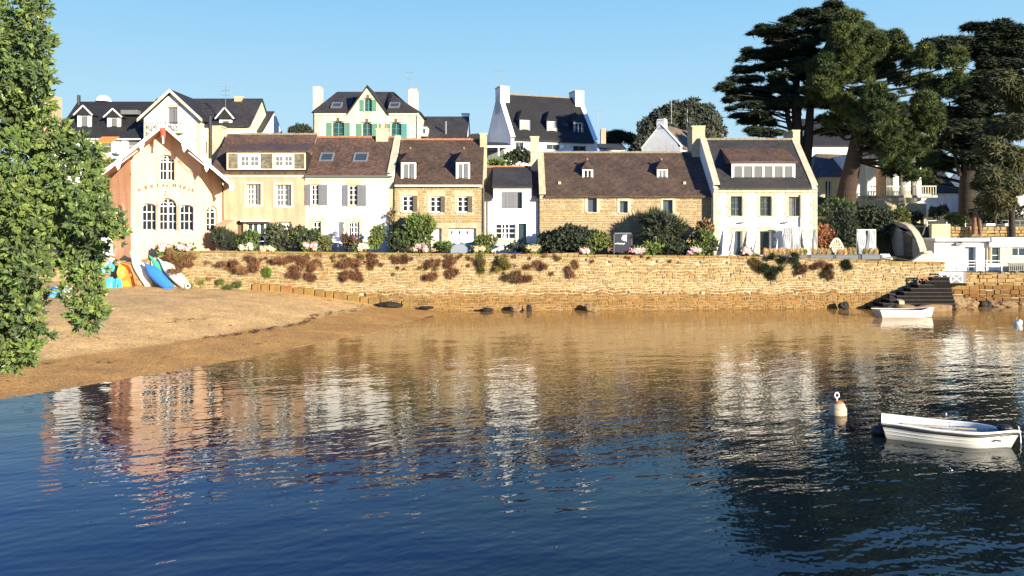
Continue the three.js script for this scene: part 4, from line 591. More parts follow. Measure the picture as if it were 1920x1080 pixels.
{ // buildings under the big trees
  const d = 71, z = -d, h = thing('hillside_house', 'low house with a hipped tan roof under the big pine', 'house', V(PX(1560, d), 6, z));
  const x0 = PX(1538, d), x1 = PX(1612, d), ye = PY(332, d), w = [O(1548, 1560, 338, 372, d), O(1575, 1584, 338, 372, d)];
  part(h, 'wall', [facade(rect(x0, x1, 5, ye), w, z), box(x0, x0 + .3, 5, ye, z - 7, z - .353)], M.pale); w.forEach(o => win(h, o, { z, recess: .2, cols: 2, rows: 1, pm: M.glassB, sill: null }));
  part(h, 'roof', poly([[x0 - 1, ye, z + .4], [x1 + .3, ye, z + .4], [x1 + .3, ye, z - 7.5], [x0 - 1, ye, z - 7.5], [PX(1530, d + 3.5), PY(288, d + 3.5), z - 3.5], [PX(1590, d + 3.5), PY(290, d + 3.5), z - 3.5]], [[0, 1, 5, 4], [1, 2, 5], [2, 3, 4, 5], [3, 0, 4], [0, 3, 2, 1]]), M.roofTan);
  const d2 = 90, k = thing('hillside_house', 'grey shaded house with a dark roof, seen between the cedar and pine trunks', 'house', V(PX(1575, d2), 9, -d2));
  gableHouse(k, { x0: PX(1522, d2), x1: PX(1640, d2), yb: 8, ye: PY(272, d2), yr: PY(225, d2 + 4), d: d2, D: 8, wall: M.whiteB, roof: M.roofDark });
  const u = thing('hillside_house', 'dark roofed white house far behind between the pine and the right cedar trunk', 'house', V(PX(1750, 88), 8, -88)); gableHouse(u, { x0: PX(1722, 88), x1: PX(1800, 88), yb: 7, ye: PY(360, 88), yr: PY(318, 92), d: 88, D: 8, wall: M.whiteB, roof: M.roofDark });
  const u2 = thing('hillside_house', 'white house wall at the right edge behind the cedar branches', 'house', V(PX(1880, 84), 7, -84)); gableHouse(u2, { x0: PX(1838, 84), x1: PX(1960, 84), yb: 6, ye: PY(352, 84), yr: PY(318, 88), d: 84, D: 8, wall: M.whiteB, roof: M.roofDark });
}
{ // modern apartments
  const d = 69, z = -d, h = thing('apartment_building', 'pale apartment block with tall white piers and railed balconies, right of the pine trunk', 'building', V(PX(1665, d), 6, z));
  const x0 = PX(1604, d), x1 = PX(1722, d), yt = PY(290, d), w = [O(1640, 1664, 312, 368, d), O(1684, 1692, 318, 364, d), O(1702, 1714, 318, 364, d)];
  part(h, 'wall', [facade(rect(x0, x1, 5.5, yt), w, z), box(x0, x0 + .35, 5.5, yt, z - 9, z - .353), box(x1 - .35, x1, 5.5, yt, z - 9, z - .353), box(x0, x1, yt, yt + .2, z - 9, z + .3)], M.whiteB);
  w.forEach((o, i) => win(h, o, { z, recess: .3, cols: 1, rows: 1, pm: i ? M.glassB : M.peach, fm: M.grey, sill: null }));
  for (const [a, b] of [[1622, 1637], [1666, 1680], [1694, 1702], [1714, 1722]]) part(h, 'pier', box(PX(a, d), PX(b, d), 5.6, yt - .01, z + .002, z + .5), M.white);
  part(h, 'balcony_slab', box(PX(1604, d), PX(1736, d), PY(372, d), PY(368, d), z + .51, z + 1.9), M.quoin);
  const g = []; for (let i = 0; i <= 26; i++) { const x = lerp(PX(1612, d), PX(1734, d), i / 26); g.push(box(x - .02, x + .02, PY(367.5, d), PY(352, d), z + 1.78, z + 1.82)); } g.push(box(PX(1612, d), PX(1735, d), PY(352, d), PY(350.5, d), z + 1.76, z + 1.84)); part(h, 'balcony_railing', g, M.trimCream);
  part(h, 'terrace_wall', [box(PX(1612, 66.5), PX(1696, 66.5), 5.6, PY(376, 66.5), -66.9, -66.5), box(PX(1697, 66), PX(1737, 66), 5.6, PY(381, 66), -66.6, -66.0)], M.stonePlain);
  const gg = thing('villa', 'white gabled villa glimpsed through the pine crown', 'villa', V(PX(1668, 95), 10, -95)); part(gg, 'wall', prismZ([[PX(1640, 95), 9], [PX(1700, 95), 9], [PX(1700, 95), PY(238, 95)], [PX(1676, 95), PY(200, 95)], [PX(1640, 95), PY(240, 95)]], -101, -95), M.whiteB); part(gg, 'roof', [[1636, 244], [1704, 244]].map(([px, py]) => bar(P(1676, 197, 98), P(px, py, 98), 6, .25)), M.roofDark);
}
{ // arched garden gate wall, turned to the left; its shade is also painted in as darker grey
  const h = thing('gate_wall', 'grey shaded garden wall with an arched top and a closed door', 'wall', V(29.7, 3, -60)), x = 29.55;
  const prof = [[-64.4, 3], [-57.1, 3]]; for (const [px, py, d] of [[1738, 486, 57.1], [1735, 470, 57.2], [1728, 450, 57.7], [1720, 436, 58.3], [1708, 424, 59.2], [1694, 419, 60.2], [1682, 421, 61.1], [1670, 428, 62], [1650, 441, 63.4]]) prof.push([-d, PY(py, d)]); prof.push([-64.4, PY(448, 64.4)]);
  const dr = { x0: 58.25, x1: 59.85, y0: 3, y1: PY(434, 59) , rise: 0 };
  part(h, 'wall', prismX(prof, x, x + .45, [(() => { const p = new THREE.Path(); [[dr.x0, dr.y0 + .3], [dr.x1, dr.y0 + .3], [dr.x1, dr.y1], [dr.x0, dr.y1]].forEach(([a, b], i) => i ? p.lineTo(a, b) : p.moveTo(a, b)); p.closePath(); return p; })()]), M.stoneShade);
  part(h, 'door', box(x + .16, x + .24, 3.25, dr.y1, -dr.x1 - .02, -dr.x0 + .02), M.tanPanel);
  const g = []; for (let i = 2; i < prof.length - 2; i++) { const a = prof[i], b = prof[i + 1]; g.push(bar(V(x + .225, a[1] + .05, a[0]), V(x + .225, b[1] + .05, b[0]), .5, .10)); } part(h, 'coping', g, M.quoin);
  part(h, 'end_wall', prismZ([[29.56, 2.9], [PX(1749, 56.9), 2.9], [PX(1749, 56.9), PY(480, 56.9)], [PX(1742, 56.9), PY(470, 56.9)], [29.56, PY(472, 56.9)]], -57.05, -56.6), M.pale);
  const e = thing('parapet_wall', 'cream parapet wall stepping up to the end of the arched garden wall', 'wall', V(28.6, 3, -56)); part(e, 'wall', prismZ([[PX(1698, 55.7), 2.6], [29.55, 2.6], [29.55, PY(474, 55.7)], [PX(1730, 55.7), PY(478, 55.7)], [PX(1712, 55.7), PY(490, 55.7)], [PX(1698, 55.7), PY(497, 55.7)]], -56.2, -55.8), M.pale);
}
{ // beach building
  const d = 58.6, z = -d, h = thing('beach_building', 'low white flat-roofed beach building with a wide shutter and grey door panel', 'building', V(PX(1840, d), 2.4, z));
  const x0 = PX(1752, d), xm = PX(1849, d), x1 = PX(2010, d), yt = PY(452, d), w = [O(1771, 1830, 463, 508, d), O(1850, 1856, 463, 495, d), O(1858, 1874, 463, 496, d), O(1896, 1950, 464, 481, d)];
  part(h, 'wall', [facade(rect(x0, xm - .002, 2.2, yt), [w[0]], z, .5), box(x0, x0 + .3, 2.2, yt, z - 5, z - .503)], M.white);
  part(h, 'wing_wall', [facade(rect(xm, x1, 2.2, PY(455, d)), w.slice(1), z + .12, .4)], M.pale);
  const dr = part(h, 'roller_shutter', [0, 1, 2, 3, 4, 5, 6, 7].map(k => { const o = w[0]; return box(o.x0, PX(1811, d), lerp(o.y0, o.y1, k / 8) + .008, lerp(o.y0, o.y1, (k + 1) / 8) - .008, z - .2, z - .14); }), M.trim);
  part(h, 'grey_panel', box(PX(1811.5, d), w[0].x1, w[0].y0, w[0].y1, z - .42, z - .36), M.greyBlue);
  for (const o of w.slice(1, 3)) win(h, o, { z: z + .12, recess: .15, cols: 1, rows: 2, pm: M.glassB, sill: null }); win(h, w[3], { z: z + .12, recess: .12, cols: 4, rows: 1, pm: M.glassB, sill: M.trim });
  part(h, 'white_panel', box(PX(1850, d), PX(1875, d), PY(507, d), PY(498, d), z + .122, z + .17), M.trim);
  part(h, 'roof', [box(x0 - .15, xm + .1, yt + .002, yt + .2, z - 5, z + .45), box(xm + .102, x1, yt - .02, yt + .26, z - 5, z + .55)], M.trim);
  part(h, 'fascia', box(xm + .1, x1, PY(463, d), yt - .024, z + .122, z + .3), M.trim);
  const lm = O(1789, 1802, 455.5, 460, d); part(h, 'wall_lamp', [box(lm.x0, lm.x1, lm.y0, lm.y1, z + .05, z + .25), box(lm.x1 - .08, lm.x1, lm.y0, lm.y1 + .2, z, z + .2)], M.lead);
  for (const [px, w] of [[1835, 'below the grey door panel'], [1869, 'below the glazed door'], [1896, 'at the left end of the dark balustrade'], [1914, 'at the right edge']]) solo('drain_outlet', box(PX(px, 57.4), PX(px + 5, 57.4), PY(512, 57.4), PY(508, 57.4), -57.5, -56.9), M.black, 'small dark drain opening under the beach building, ' + w, 'drain', 'drain openings under the beach building');
  const rt = thing('retaining_wall', 'stone retaining wall behind the flat roof of the beach building', 'wall', V(38, 2.4, -62)), st = courses({ seed: 71, x0: PX(1748, 62), x1: 46, y0: 3.6, y1: 5.75, h: [.2, .34], w: [.3, .7], proud: [0, .07], front: () => -62, tint: warm });
  part(rt, 'wall_core', box(PX(1748, 62), 50, 2.4, 5.72, -62.8, -62.2), M.mortar); const q = part(rt, 'rubble_stone', st.map(s => s.g), M.stone); q.userData.kind = 'stuff'; part(rt, 'end_pier', box(PX(1747, 61.6), PX(1782, 61.6), 2.4, PY(420, 61.6), -62.0, -61.6), M.stonePlain);
  for (const px of [1850, 1885]) solo('stone_slab', box(PX(px, 61.9), PX(px + 16, 61.9), 5.77, 5.95, -62.4, -61.9), M.trim, px < 1870 ? 'white slab on the retaining wall, nearer the cedar trunk' : 'white slab on the retaining wall, farther right of the cedar trunk', 'slab');
  const rl = thing('handrail', 'thin pale metal handrail above the stone end pier of the retaining wall', 'railing', V(PX(1760, 62.3), 5.6, -62.3)); part(rl, 'rail', [bar(P(1738, 414, 62.5), P(1812, 412, 64), .06), bar(P(1738, 414, 62.5), P(1730, 440, 60.5), .06), bar(P(1738, 421, 62.5), P(1812, 419, 64), .04)], M.metal); for (const px of [1738, 1775, 1810]) part(rl, 'post', bar(P(px, 413, 62.6), P(px, 432, 62.6), .05), M.metal);
  const wr = thing('handrail', 'dark wire railing on the lawn edge at the far right', 'railing', V(PX(1885, 63), 5.6, -63)); for (const px of [1868, 1890, 1912, 1935]) part(wr, 'post', bar(P(px, 412, 63), P(px, 434, 63), .05), M.greyD); part(wr, 'rail', [bar(P(1866, 413, 63), P(1937, 414, 63), .04), bar(P(1866, 421, 63), P(1937, 422, 63), .03)], M.greyD);
}
// ---------------------------------------------------------------- aerials
function aerial(px, y0, y1, d, label, els) { const h = thing('aerial', label, 'aerial', P(px, y1, d)), a = P(px, y1, d), b = P(px, y0, d); part(h, 'mast', bar(a, b, .045), M.metal); const g = []; for (const [dy, L, ang] of els) { const c = b.clone().add(V(0, -dy, 0)); g.push(bar(c.clone().add(V(-L / 2, 0, L * ang)), c.clone().add(V(L / 2, 0, -L * ang)), .03)); for (let i = 0; i < 6; i++) { const q = c.clone().add(V(lerp(-L / 2, L / 2, i / 5), 0, lerp(L * ang, -L * ang, i / 5))); g.push(bar(q.clone().add(V(-.02, -.02, .2)), q.clone().add(V(.02, .02, -.2)), .02)); } } part(h, 'antenna', g, M.grey); }
aerial(423, 159, 205, 84, 'white branching television aerial above the dormer of the white gabled house', [[.2, 1.5, .2], [.6, 1.1, -.3], [1.1, .9, .1]]);
aerial(934, 130, 166, 84, 'television aerial on the left chimney of the big dark roof', [[.15, 1.0, .1]]);
aerial(768, 132, 168, 84, 'thin television aerial above the right chimney of the cream villa', [[.2, .8, .1], [.9, .6, .2]]);
aerial(1122, 205, 240, 92, 'television aerial on a mast right of the big dark roof', [[.2, .9, .1]]);
aerial(1289, 205, 240, 70, 'tall thin pole aerial above the stone chimney of the long barn', [[1.6, 1.2, .1]]);
aerial(1259, 190, 232, 90, 'thin pole aerial beside the shaded white house end', [[.3, .8, .2]]);
// ---------------------------------------------------------------- plants
function triGeo(tris) { const g = new THREE.BufferGeometry(); g.setAttribute('position', new THREE.Float32BufferAttribute(tris.flat(2), 3)); g.computeVertexNormals(); return g; }
function leaf(L, w, fold = 0.25) { return [[[0, 0, 0], [w, L * .45, w * fold], [0, L * .5, -w * fold * .4]], [[0, 0, 0], [0, L * .5, -w * fold * .4], [-w, L * .45, w * fold]], [[w, L * .45, w * fold], [0, L, w * fold * .6], [0, L * .5, -w * fold * .4]], [[-w, L * .45, w * fold], [0, L * .5, -w * fold * .4], [0, L, w * fold * .6]]]; }
function turned(tris, m) { return tris.map(t => t.map(p => V(...p).applyMatrix4(m).toArray())); }
const eul = (x, y, z) => new THREE.Matrix4().makeRotationFromEuler(new THREE.Euler(x, y, z));
function rosette(n, L, w, seed, spread = 1.0) { const r = rng(seed), t = []; for (let i = 0; i < n; i++) { const m = eul(0, i * 2.4 + r(), 0).multiply(eul(spread * (0.45 + 0.65 * r()), 0, 0)).multiply(eul(0, (r() - .5) * 1.4, 0)); m.setPosition(0, L * .5 * r(), 0); const k = .75 + .5 * r(); t.push(...turned(leaf(L * k, w * k), m)); } return triGeo(t); }
function needles(n, L, w, seed, spread = 1.3) { const r = rng(seed), t = []; for (let i = 0; i < n; i++) { const m = eul(0, r() * 6.28, 0).multiply(eul(spread * Math.sqrt(r()), 0, 0)).multiply(eul(0, r() * 6.28, 0)), k = .6 + .5 * r(); t.push(...turned([[[-w, 0, 0], [w, 0, 0], [0, L * k, 0]]], m)); } return triGeo(t); }
function spray(n, L, w, seed) { const r = rng(seed), t = []; for (let i = 0; i < n; i++) { const m = eul((r() - .5) * .5, r() * 6.28, (r() - .5) * .6).multiply(eul(1.35 + .35 * (r() - .5), 0, 0)).multiply(eul(0, (r() - .5) * 2.5, 0)), k = .5 + .7 * r(); m.setPosition((r() - .5) * L * .6, (r() - .5) * L * .25, (r() - .5) * L * .6); t.push(...turned([[[-w, 0, 0], [w, 0, 0], [0, L * k, 0]]], m)); } return triGeo(t); }
function blades(n, L, w, seed, lean = .5) { const r = rng(seed), t = []; for (let i = 0; i < n; i++) { const m = eul(0, r() * 6.28, 0).multiply(eul(lean * r(), 0, 0)), k = .6 + .5 * r(); m.setPosition((r() - .5) * L * .25, 0, (r() - .5) * L * .25); t.push(...turned([[[-w, 0, 0], [w, 0, 0], [0, L * k, L * .12 * r()]]], m)); } return triGeo(t); }
const leafM = mat([1, 1, 1], { vertexColors: true, roughness: .9, transmission: .3, thickness: 0 }), glossyLeaf = mat([1, 1, 1], { vertexColors: true, roughness: .92, transmission: .32, thickness: 0, clearcoat: .6, clearcoatRoughness: .38 }), needleM = mat([1, 1, 1], { vertexColors: true, roughness: .85 }), dryM = mat([1, 1, 1], { vertexColors: true, roughness: 1 });
const G = { ros: rosette(6, 1, .26, 1), ros2: rosette(8, 1, .2, 2, 1.3), tuft: needles(13, 1, .078, 3), spray: spray(13, 1, .11, 4), blade: blades(12, 1, .06, 5), spike: blades(9, 1, .09, 6, .8), fluff: needles(20, 1, .045, 7, 2.6), bloom: rosette(9, 1, .42, 8, 2.4) };
let TRI = 0;
function crown(parent, name, blobs, o) {
  // blobs: [x, y, z, rx, ry, rz, weight]; o: n per blob of weight 1, geo, size, cols, m, seed, up (how far tufts point up), shell
  const r = rng(o.seed), list = [], org = origins.get(parent), q = new THREE.Quaternion(), q2 = new THREE.Quaternion(), up = V(0, 1, 0);
  for (const b of blobs) {
    const n = Math.round(o.n * (b[6] ?? 1)), tone = r(), pick = o.cols[Math.floor(r() * o.cols.length)];
    for (let i = 0; i < n; i++) {
      const dir = V(r() * 2 - 1, r() * 2 - 1, r() * 2 - 1); if (dir.lengthSq() > 1 || dir.lengthSq() < .01) { i--; continue; } dir.normalize();
      const k = lerp(o.shell ?? .55, 1, Math.sqrt(r())), p = V(b[0] + dir.x * b[3] * k, b[1] + dir.y * b[4] * k, b[2] + dir.z * b[5] * k);
      if (o.reject && o.reject(p, r)) continue;
      const aim = dir.clone().lerp(up, o.up ?? .3).add(V(r() - .5, r() - .5, r() - .5).multiplyScalar(o.loose ?? 1)).normalize();
      q.setFromUnitVectors(up, aim).multiply(q2.setFromAxisAngle(up, r() * 6.28));
      const c = r() < .6 ? pick : o.cols[Math.floor(r() * o.cols.length)], t = .72 + .3 * tone + .26 * r(), s = o.size * (.55 + .9 * r());
      list.push([p.clone(), q.clone(), s, [c[0] * t, c[1] * t, c[2] * t]]);
    }
  }
  if (o.split) {                                            // the nearest ones as pieces of their own
    list.sort((a, b) => b[0].z - a[0].z); const near = list.filter(l => o.split.see(l[0])).slice(0, o.split.n), set = new Set(near);
    const ms = o.cols.map(c => { const m = o.m.clone(); m.vertexColors = false; m.color.setRGB(...c); return m; });
    near.forEach((l, i) => { const k = new THREE.Mesh(o.geo, ms[i % ms.length]); k.name = numbered(o.split.name); k.position.copy(l[0]).sub(org); k.quaternion.copy(l[1]); k.scale.setScalar(l[2]); k.castShadow = k.receiveShadow = true; parent.add(k); });
    list.splice(0, list.length, ...list.filter(l => !set.has(l)));
  }
  // every tuft is real geometry, joined into one part
  const gp = o.geo.attributes.position, gn = o.geo.attributes.normal, nv = gp.count, pos = new Float32Array(list.length * nv * 3), nor = new Float32Array(pos.length), col = new Float32Array(pos.length), v = V();
  list.forEach((l, i) => { for (let k = 0; k < nv; k++) { const e = (i * nv + k) * 3; v.fromBufferAttribute(gp, k).multiplyScalar(l[2]).applyQuaternion(l[1]).add(l[0]).sub(org); pos[e] = v.x; pos[e + 1] = v.y; pos[e + 2] = v.z; v.fromBufferAttribute(gn, k).applyQuaternion(l[1]); nor[e] = v.x; nor[e + 1] = v.y; nor[e + 2] = v.z; col[e] = l[3][0]; col[e + 1] = l[3][1]; col[e + 2] = l[3][2]; } });
  const bg = new THREE.BufferGeometry(); bg.setAttribute('position', new THREE.BufferAttribute(pos, 3)); bg.setAttribute('normal', new THREE.BufferAttribute(nor, 3)); bg.setAttribute('color', new THREE.BufferAttribute(col, 3)); TRI += list.length * nv / 3;
  const im = new THREE.Mesh(bg, o.m); im.name = numbered(name); im.castShadow = im.receiveShadow = true; im.userData.kind = 'stuff'; parent.add(im); return im;
}
const at = (px, py, d, rx, ry, rz, w) => [PX(px, d), PY(py, d), -d, rx, ry, rz, w];
const bark = mat([0.095, 0.062, 0.045], { map: T.bark, bumpMap: T.barkB, bumpScale: .03, roughness: 1 }), barkGrey = mat([0.070, 0.058, 0.05], { map: T.bark, bumpMap: T.barkB, bumpScale: .03, roughness: 1 });
const GREEN = [[0.10, 0.165, 0.020], [0.125, 0.195, 0.024], [0.065, 0.115, 0.020], [0.175, 0.235, 0.032]], DARK = [[0.026, 0.040, 0.014], [0.036, 0.050, 0.017], [0.019, 0.030, 0.013]], PINE = [[0.046, 0.072, 0.017], [0.062, 0.088, 0.020], [0.030, 0.050, 0.016]], OLIVE = [[0.07, 0.085, 0.03], [0.05, 0.065, 0.025], [0.09, 0.10, 0.04]], RED = [[0.20, 0.085, 0.045], [0.15, 0.065, 0.035], [0.23, 0.115, 0.055], [0.12, 0.06, 0.03]], YEL = [[0.15, 0.16, 0.025], [0.11, 0.13, 0.025], [0.18, 0.17, 0.04]];
{ // the broad-leaved tree at the left edge, near the camera
  const h = thing('broadleaf_tree', 'leafy green tree with glossy leaves hanging over the beach at the left edge', 'tree', V(-9.4, 0.9, -11.5));
  part(h, 'trunk', [rod([V(-9.4, .4, -11.5), V(-9.3, 2.5, -11.5), V(-9.0, 5, -11.3), V(-8.6, 8.5, -11.2)], .28, .12, 10), ...[[-8.9, 4.6, -7.0, 5.4, -10.9], [-9, 5.2, -7.2, 6.6, -10.6], [-9.2, 3.4, -6.7, 4.2, -11], [-8.8, 6.5, -6.9, 8.3, -11.2], [-9.2, 3, -7.0, 3.6, -10.4]].map(([a, b, c, e, f]) => rod([V(a, b, -11.3), V((a + c) / 2, (b + e) / 2 + .2, (f - 11.3) / 2), V(c, e, f)], .09, .02, 6))], barkGrey);
  const blobs = [], D = 10.8, r = rng(3);
  const B = (px, py, R, w = 1, d = D) => blobs.push(at(px, py, d + (r() - .5) * .9, R / FOC * d, R / FOC * d * .95, R / FOC * d * 1.1, w * (R / 40) ** 2));
  for (const [px, py, R] of [[20, 25, 55], [62, 12, 26], [-30, 60, 70], [72, 42, 22], [88, 84, 13], [97, 78, 8], [40, 95, 42], [62, 70, 26], [10, 150, 55], [58, 135, 32], [76, 148, 22], [94, 142, 9], [40, 190, 45], [68, 188, 24], [0, 230, 60], [60, 240, 42], [98, 252, 30], [120, 262, 22], [40, 300, 55], [100, 300, 42], [145, 278, 27], [165, 300, 24], [180, 285, 12], [10, 370, 60], [80, 360, 50], [140, 345, 42], [175, 340, 20], [185, 370, 20], [50, 430, 55], [115, 410, 48], [165, 400, 36], [195, 408, 24], [212, 425, 20], [228, 432, 13], [222, 452, 9], [185, 440, 22], [150, 450, 36], [10, 480, 55], [80, 470, 36], [160, 485, 30], [182, 470, 18], [140, 500, 26], [55, 510, 34], [172, 515, 24], [20, 560, 46], [62, 560, 26], [150, 545, 30], [178, 550, 20], [160, 580, 30], [188, 578, 14], [172, 602, 20], [150, 600, 16], [14, 620, 50], [58, 605, 24], [72, 630, 22], [28, 662, 34], [62, 655, 18], [44, 682, 13], [10, 684, 18], [-50, 200, 90], [-50, 380, 100], [-60, 560, 90]]) B(px, py, R);
  crown(h, 'foliage', blobs, { n: 150, geo: G.ros, size: .068, cols: GREEN, m: glossyLeaf, seed: 21, shell: .35, up: .25, loose: 1.3, split: { n: 280, name: 'leaf_cluster', see: p => PX(0, -p.z) < p.x + .1 } });
}
{ // cedar left of the pine
  const d = 67, h = thing('cedar_tree', 'tall dark cedar with flat layered branches, left of the round-crowned pine', 'tree', P(1500, 330, d)), z = -d, r = rng(31);
  const T0 = [[1497, 340], [1495, 250], [1492, 180], [1500, 90], [1528, 15]].map(([a, b]) => P(a, b, d)), T1 = [[1507, 340], [1516, 255], [1522, 180], [1540, 110], [1560, 60]].map(([a, b]) => P(a, b, d)), T2 = [[1490, 262], [1478, 225], [1474, 170], [1462, 100]].map(([a, b]) => P(a, b, d));
  const limbs = [], plates = [];
  const plate = (px, py, hw, hh, w = 1, dz = (r() - .5) * 5) => { plates.push([PX(px, d), PY(py, d), z + dz, hw / FOC * d, hh / FOC * d, hw / FOC * d * .85, w * hw / 30]); };
  for (const [py, xl, xr, t] of [[22, 1502, 1552, 5], [35, 1478, 1590, 5], [48, 1425, 1560, 6], [62, 1412, 1570, 5], [75, 1422, 1580, 6], [92, 1398, 1500, 6], [105, 1406, 1590, 7], [125, 1385, 1480, 7], [135, 1480, 1600, 10], [147, 1380, 1560, 7], [163, 1345, 1480, 7], [175, 1400, 1600, 9], [183, 1368, 1500, 6], [195, 1420, 1580, 8], [203, 1368, 1470, 5], [214, 1378, 1440, 4], [226, 1388, 1450, 5], [240, 1400, 1462, 6], [252, 1395, 1440, 4], [225, 1530, 1600, 7], [245, 1535, 1590, 6]]) {
    let x = xl; while (x < xr) { const hw = 11 + 13 * r(); plate(Math.min(x + hw, xr), py + (r() - .5) * 8, hw, t * (.6 + .5 * r()), 1.0); x += hw * 1.15; }
    for (const xe of [xl + 6, (xl + xr) / 2]) { const b = P(xe, py, d); b.z += (r() - .5) * 3; const k = clamp((py + 30) / 280, 0, 1), a = T0[0].clone().lerp(P(lerp(1528, 1495, k), Math.min(py + 22, 290), d), 1); limbs.push(rod([a, a.clone().lerp(b, .55).add(V(0, .25, 0)), b], .10, .03, 5)); }
  }
  for (const [xl, py] of [[1352, 166], [1360, 160], [1372, 185], [1370, 204], [1378, 218], [1385, 128], [1402, 94], [1414, 62], [1428, 50], [1375, 148], [1392, 112], [1480, 37], [1588, 33]]) plate(xl, py, 9, 2.6, .8, 0);
  part(h, 'trunk', [rod(T0, .55, .10, 10, 20), rod(T1, .50, .10, 10, 20), rod(T2, .28, .08, 8, 14), ...limbs], barkGrey);
  crown(h, 'crown', plates, { n: 230, geo: G.spray, size: .42, cols: DARK, m: needleM, seed: 33, shell: .1, up: .75, loose: .45 });
}
{ // pine
  const d = 64, h = thing('pine_tree', 'big umbrella pine with a rounded clumpy crown and reddish leaning trunk', 'tree', P(1587, 376, d)), r = rng(41), puffs = [], limbs = [];
  const trunk = [[1585, 392], [1589, 355], [1598, 310], [1606, 270], [1612, 235], [1622, 190], [1640, 130]].map(([a, b]) => P(a, b, d));
  const list = [[1560, 70, 28], [1600, 60, 30], [1640, 66, 28], [1672, 85, 24], [1690, 110, 18], [1620, 92, 26], [1570, 105, 28], [1535, 100, 24], [1660, 118, 22], [1602, 128, 24], [1545, 140, 26], [1575, 155, 22], [1530, 165, 20], [1700, 122, 18], [1722, 122, 17], [1742, 130, 20], [1762, 145, 18], [1758, 170, 20], [1735, 155, 14], [1712, 142, 14], [1680, 140, 14], [1770, 160, 10], [1560, 190, 20], [1590, 205, 20], [1625, 210, 18], [1648, 222, 18], [1610, 228, 20], [1575, 222, 16], [1640, 192, 14], [1665, 240, 20], [1690, 205, 20], [1715, 200, 18], [1730, 185, 16], [1742, 192, 14], [1735, 212, 16], [1710, 230, 20], [1735, 235, 12], [1685, 262, 22], [1652, 262, 18], [1630, 250, 16], [1712, 262, 18], [1725, 250, 12], [1625, 285, 16], [1650, 290, 18], [1680, 290, 18], [1705, 295, 18], [1635, 305, 12], [1660, 310, 13], [1712, 318, 14], [1695, 318, 13], [1722, 330, 12], [1706, 340, 10], [1664, 322, 9], [1610, 262, 13], [1690, 175, 10], [1665, 172, 9], [1620, 172, 14], [1585, 178, 14], [1600, 236, 20, 3], [1618, 212, 20, 3], [1606, 190, 18, 3], [1642, 272, 20, 2.5], [1668, 300, 18, 2], [1690, 325, 14, 2], [1640, 240, 18, 3], [1700, 270, 20, 2], [1722, 300, 16, 1], [1550, 120, 22, 1], [1512, 130, 16, 0], [1518, 172, 14, 0], [1725, 215, 16, 2]];
  for (const [px, py, R, fz] of list) {
    const dz = fz ?? (r() - .5) * 7 * Math.min(1, R / 20) + (Math.abs(px - 1612) < 26 ? 1.6 : 0); const k = R * 1.12 / FOC * d, N = Math.max(1, Math.round(R * R / 42)); for (let j = 0; j < N; j++) { const u = V(r() - .5, r() - .5, r() - .5).normalize().multiplyScalar(N > 1 ? k * .72 : 0), q = k * (N > 1 ? .38 + .16 * r() : 1); puffs.push([PX(px, d) + u.x, PY(py, d) + u.y, -d + dz + u.z * 1.2, q, q * .75, q, (q / k) ** 2 * (R / 20) ** 2]); }
    if (R > 12 && r() < .8) { const a = trunk[2].clone().lerp(trunk[6], clamp((300 - py) / 200, .05, .9)), b = V(PX(px, d), PY(py, d) - k * .4, -d + dz); limbs.push(rod([a, a.clone().lerp(b, .5).add(V(0, -.3 + .5 * r(), 0)), b], .11, .04, 6)); }
  }
  limbs.push(rod([P(1612, 252, d), P(1585, 262, d - .5), P(1562, 246, d - 1), P(1535, 252, d - 1)], .10, .05, 6), rod([P(1585, 262, d - .5), P(1570, 240, d - 1), P(1555, 232, d - 1)], .08, .04, 6));
  part(h, 'trunk', [rod(trunk, .78, .30, 12, 24), ...limbs], bark);
  crown(h, 'crown', puffs, { n: 360, geo: G.tuft, size: .36, cols: [...PINE, ...YEL.slice(1, 2)], m: needleM, seed: 43, shell: .62, up: .35, loose: .9 });
  crown(h, 'dead_twig', [at(1758, 150, d - 1, .3, .3, .3, 1), at(1728, 178, d - 1, .5, .3, .4, 1), at(1745, 182, d - 1, .4, .25, .3, 1)], { n: 18, geo: G.tuft, size: .3, cols: [[.35, .14, .05]], m: dryM, seed: 44 });
}
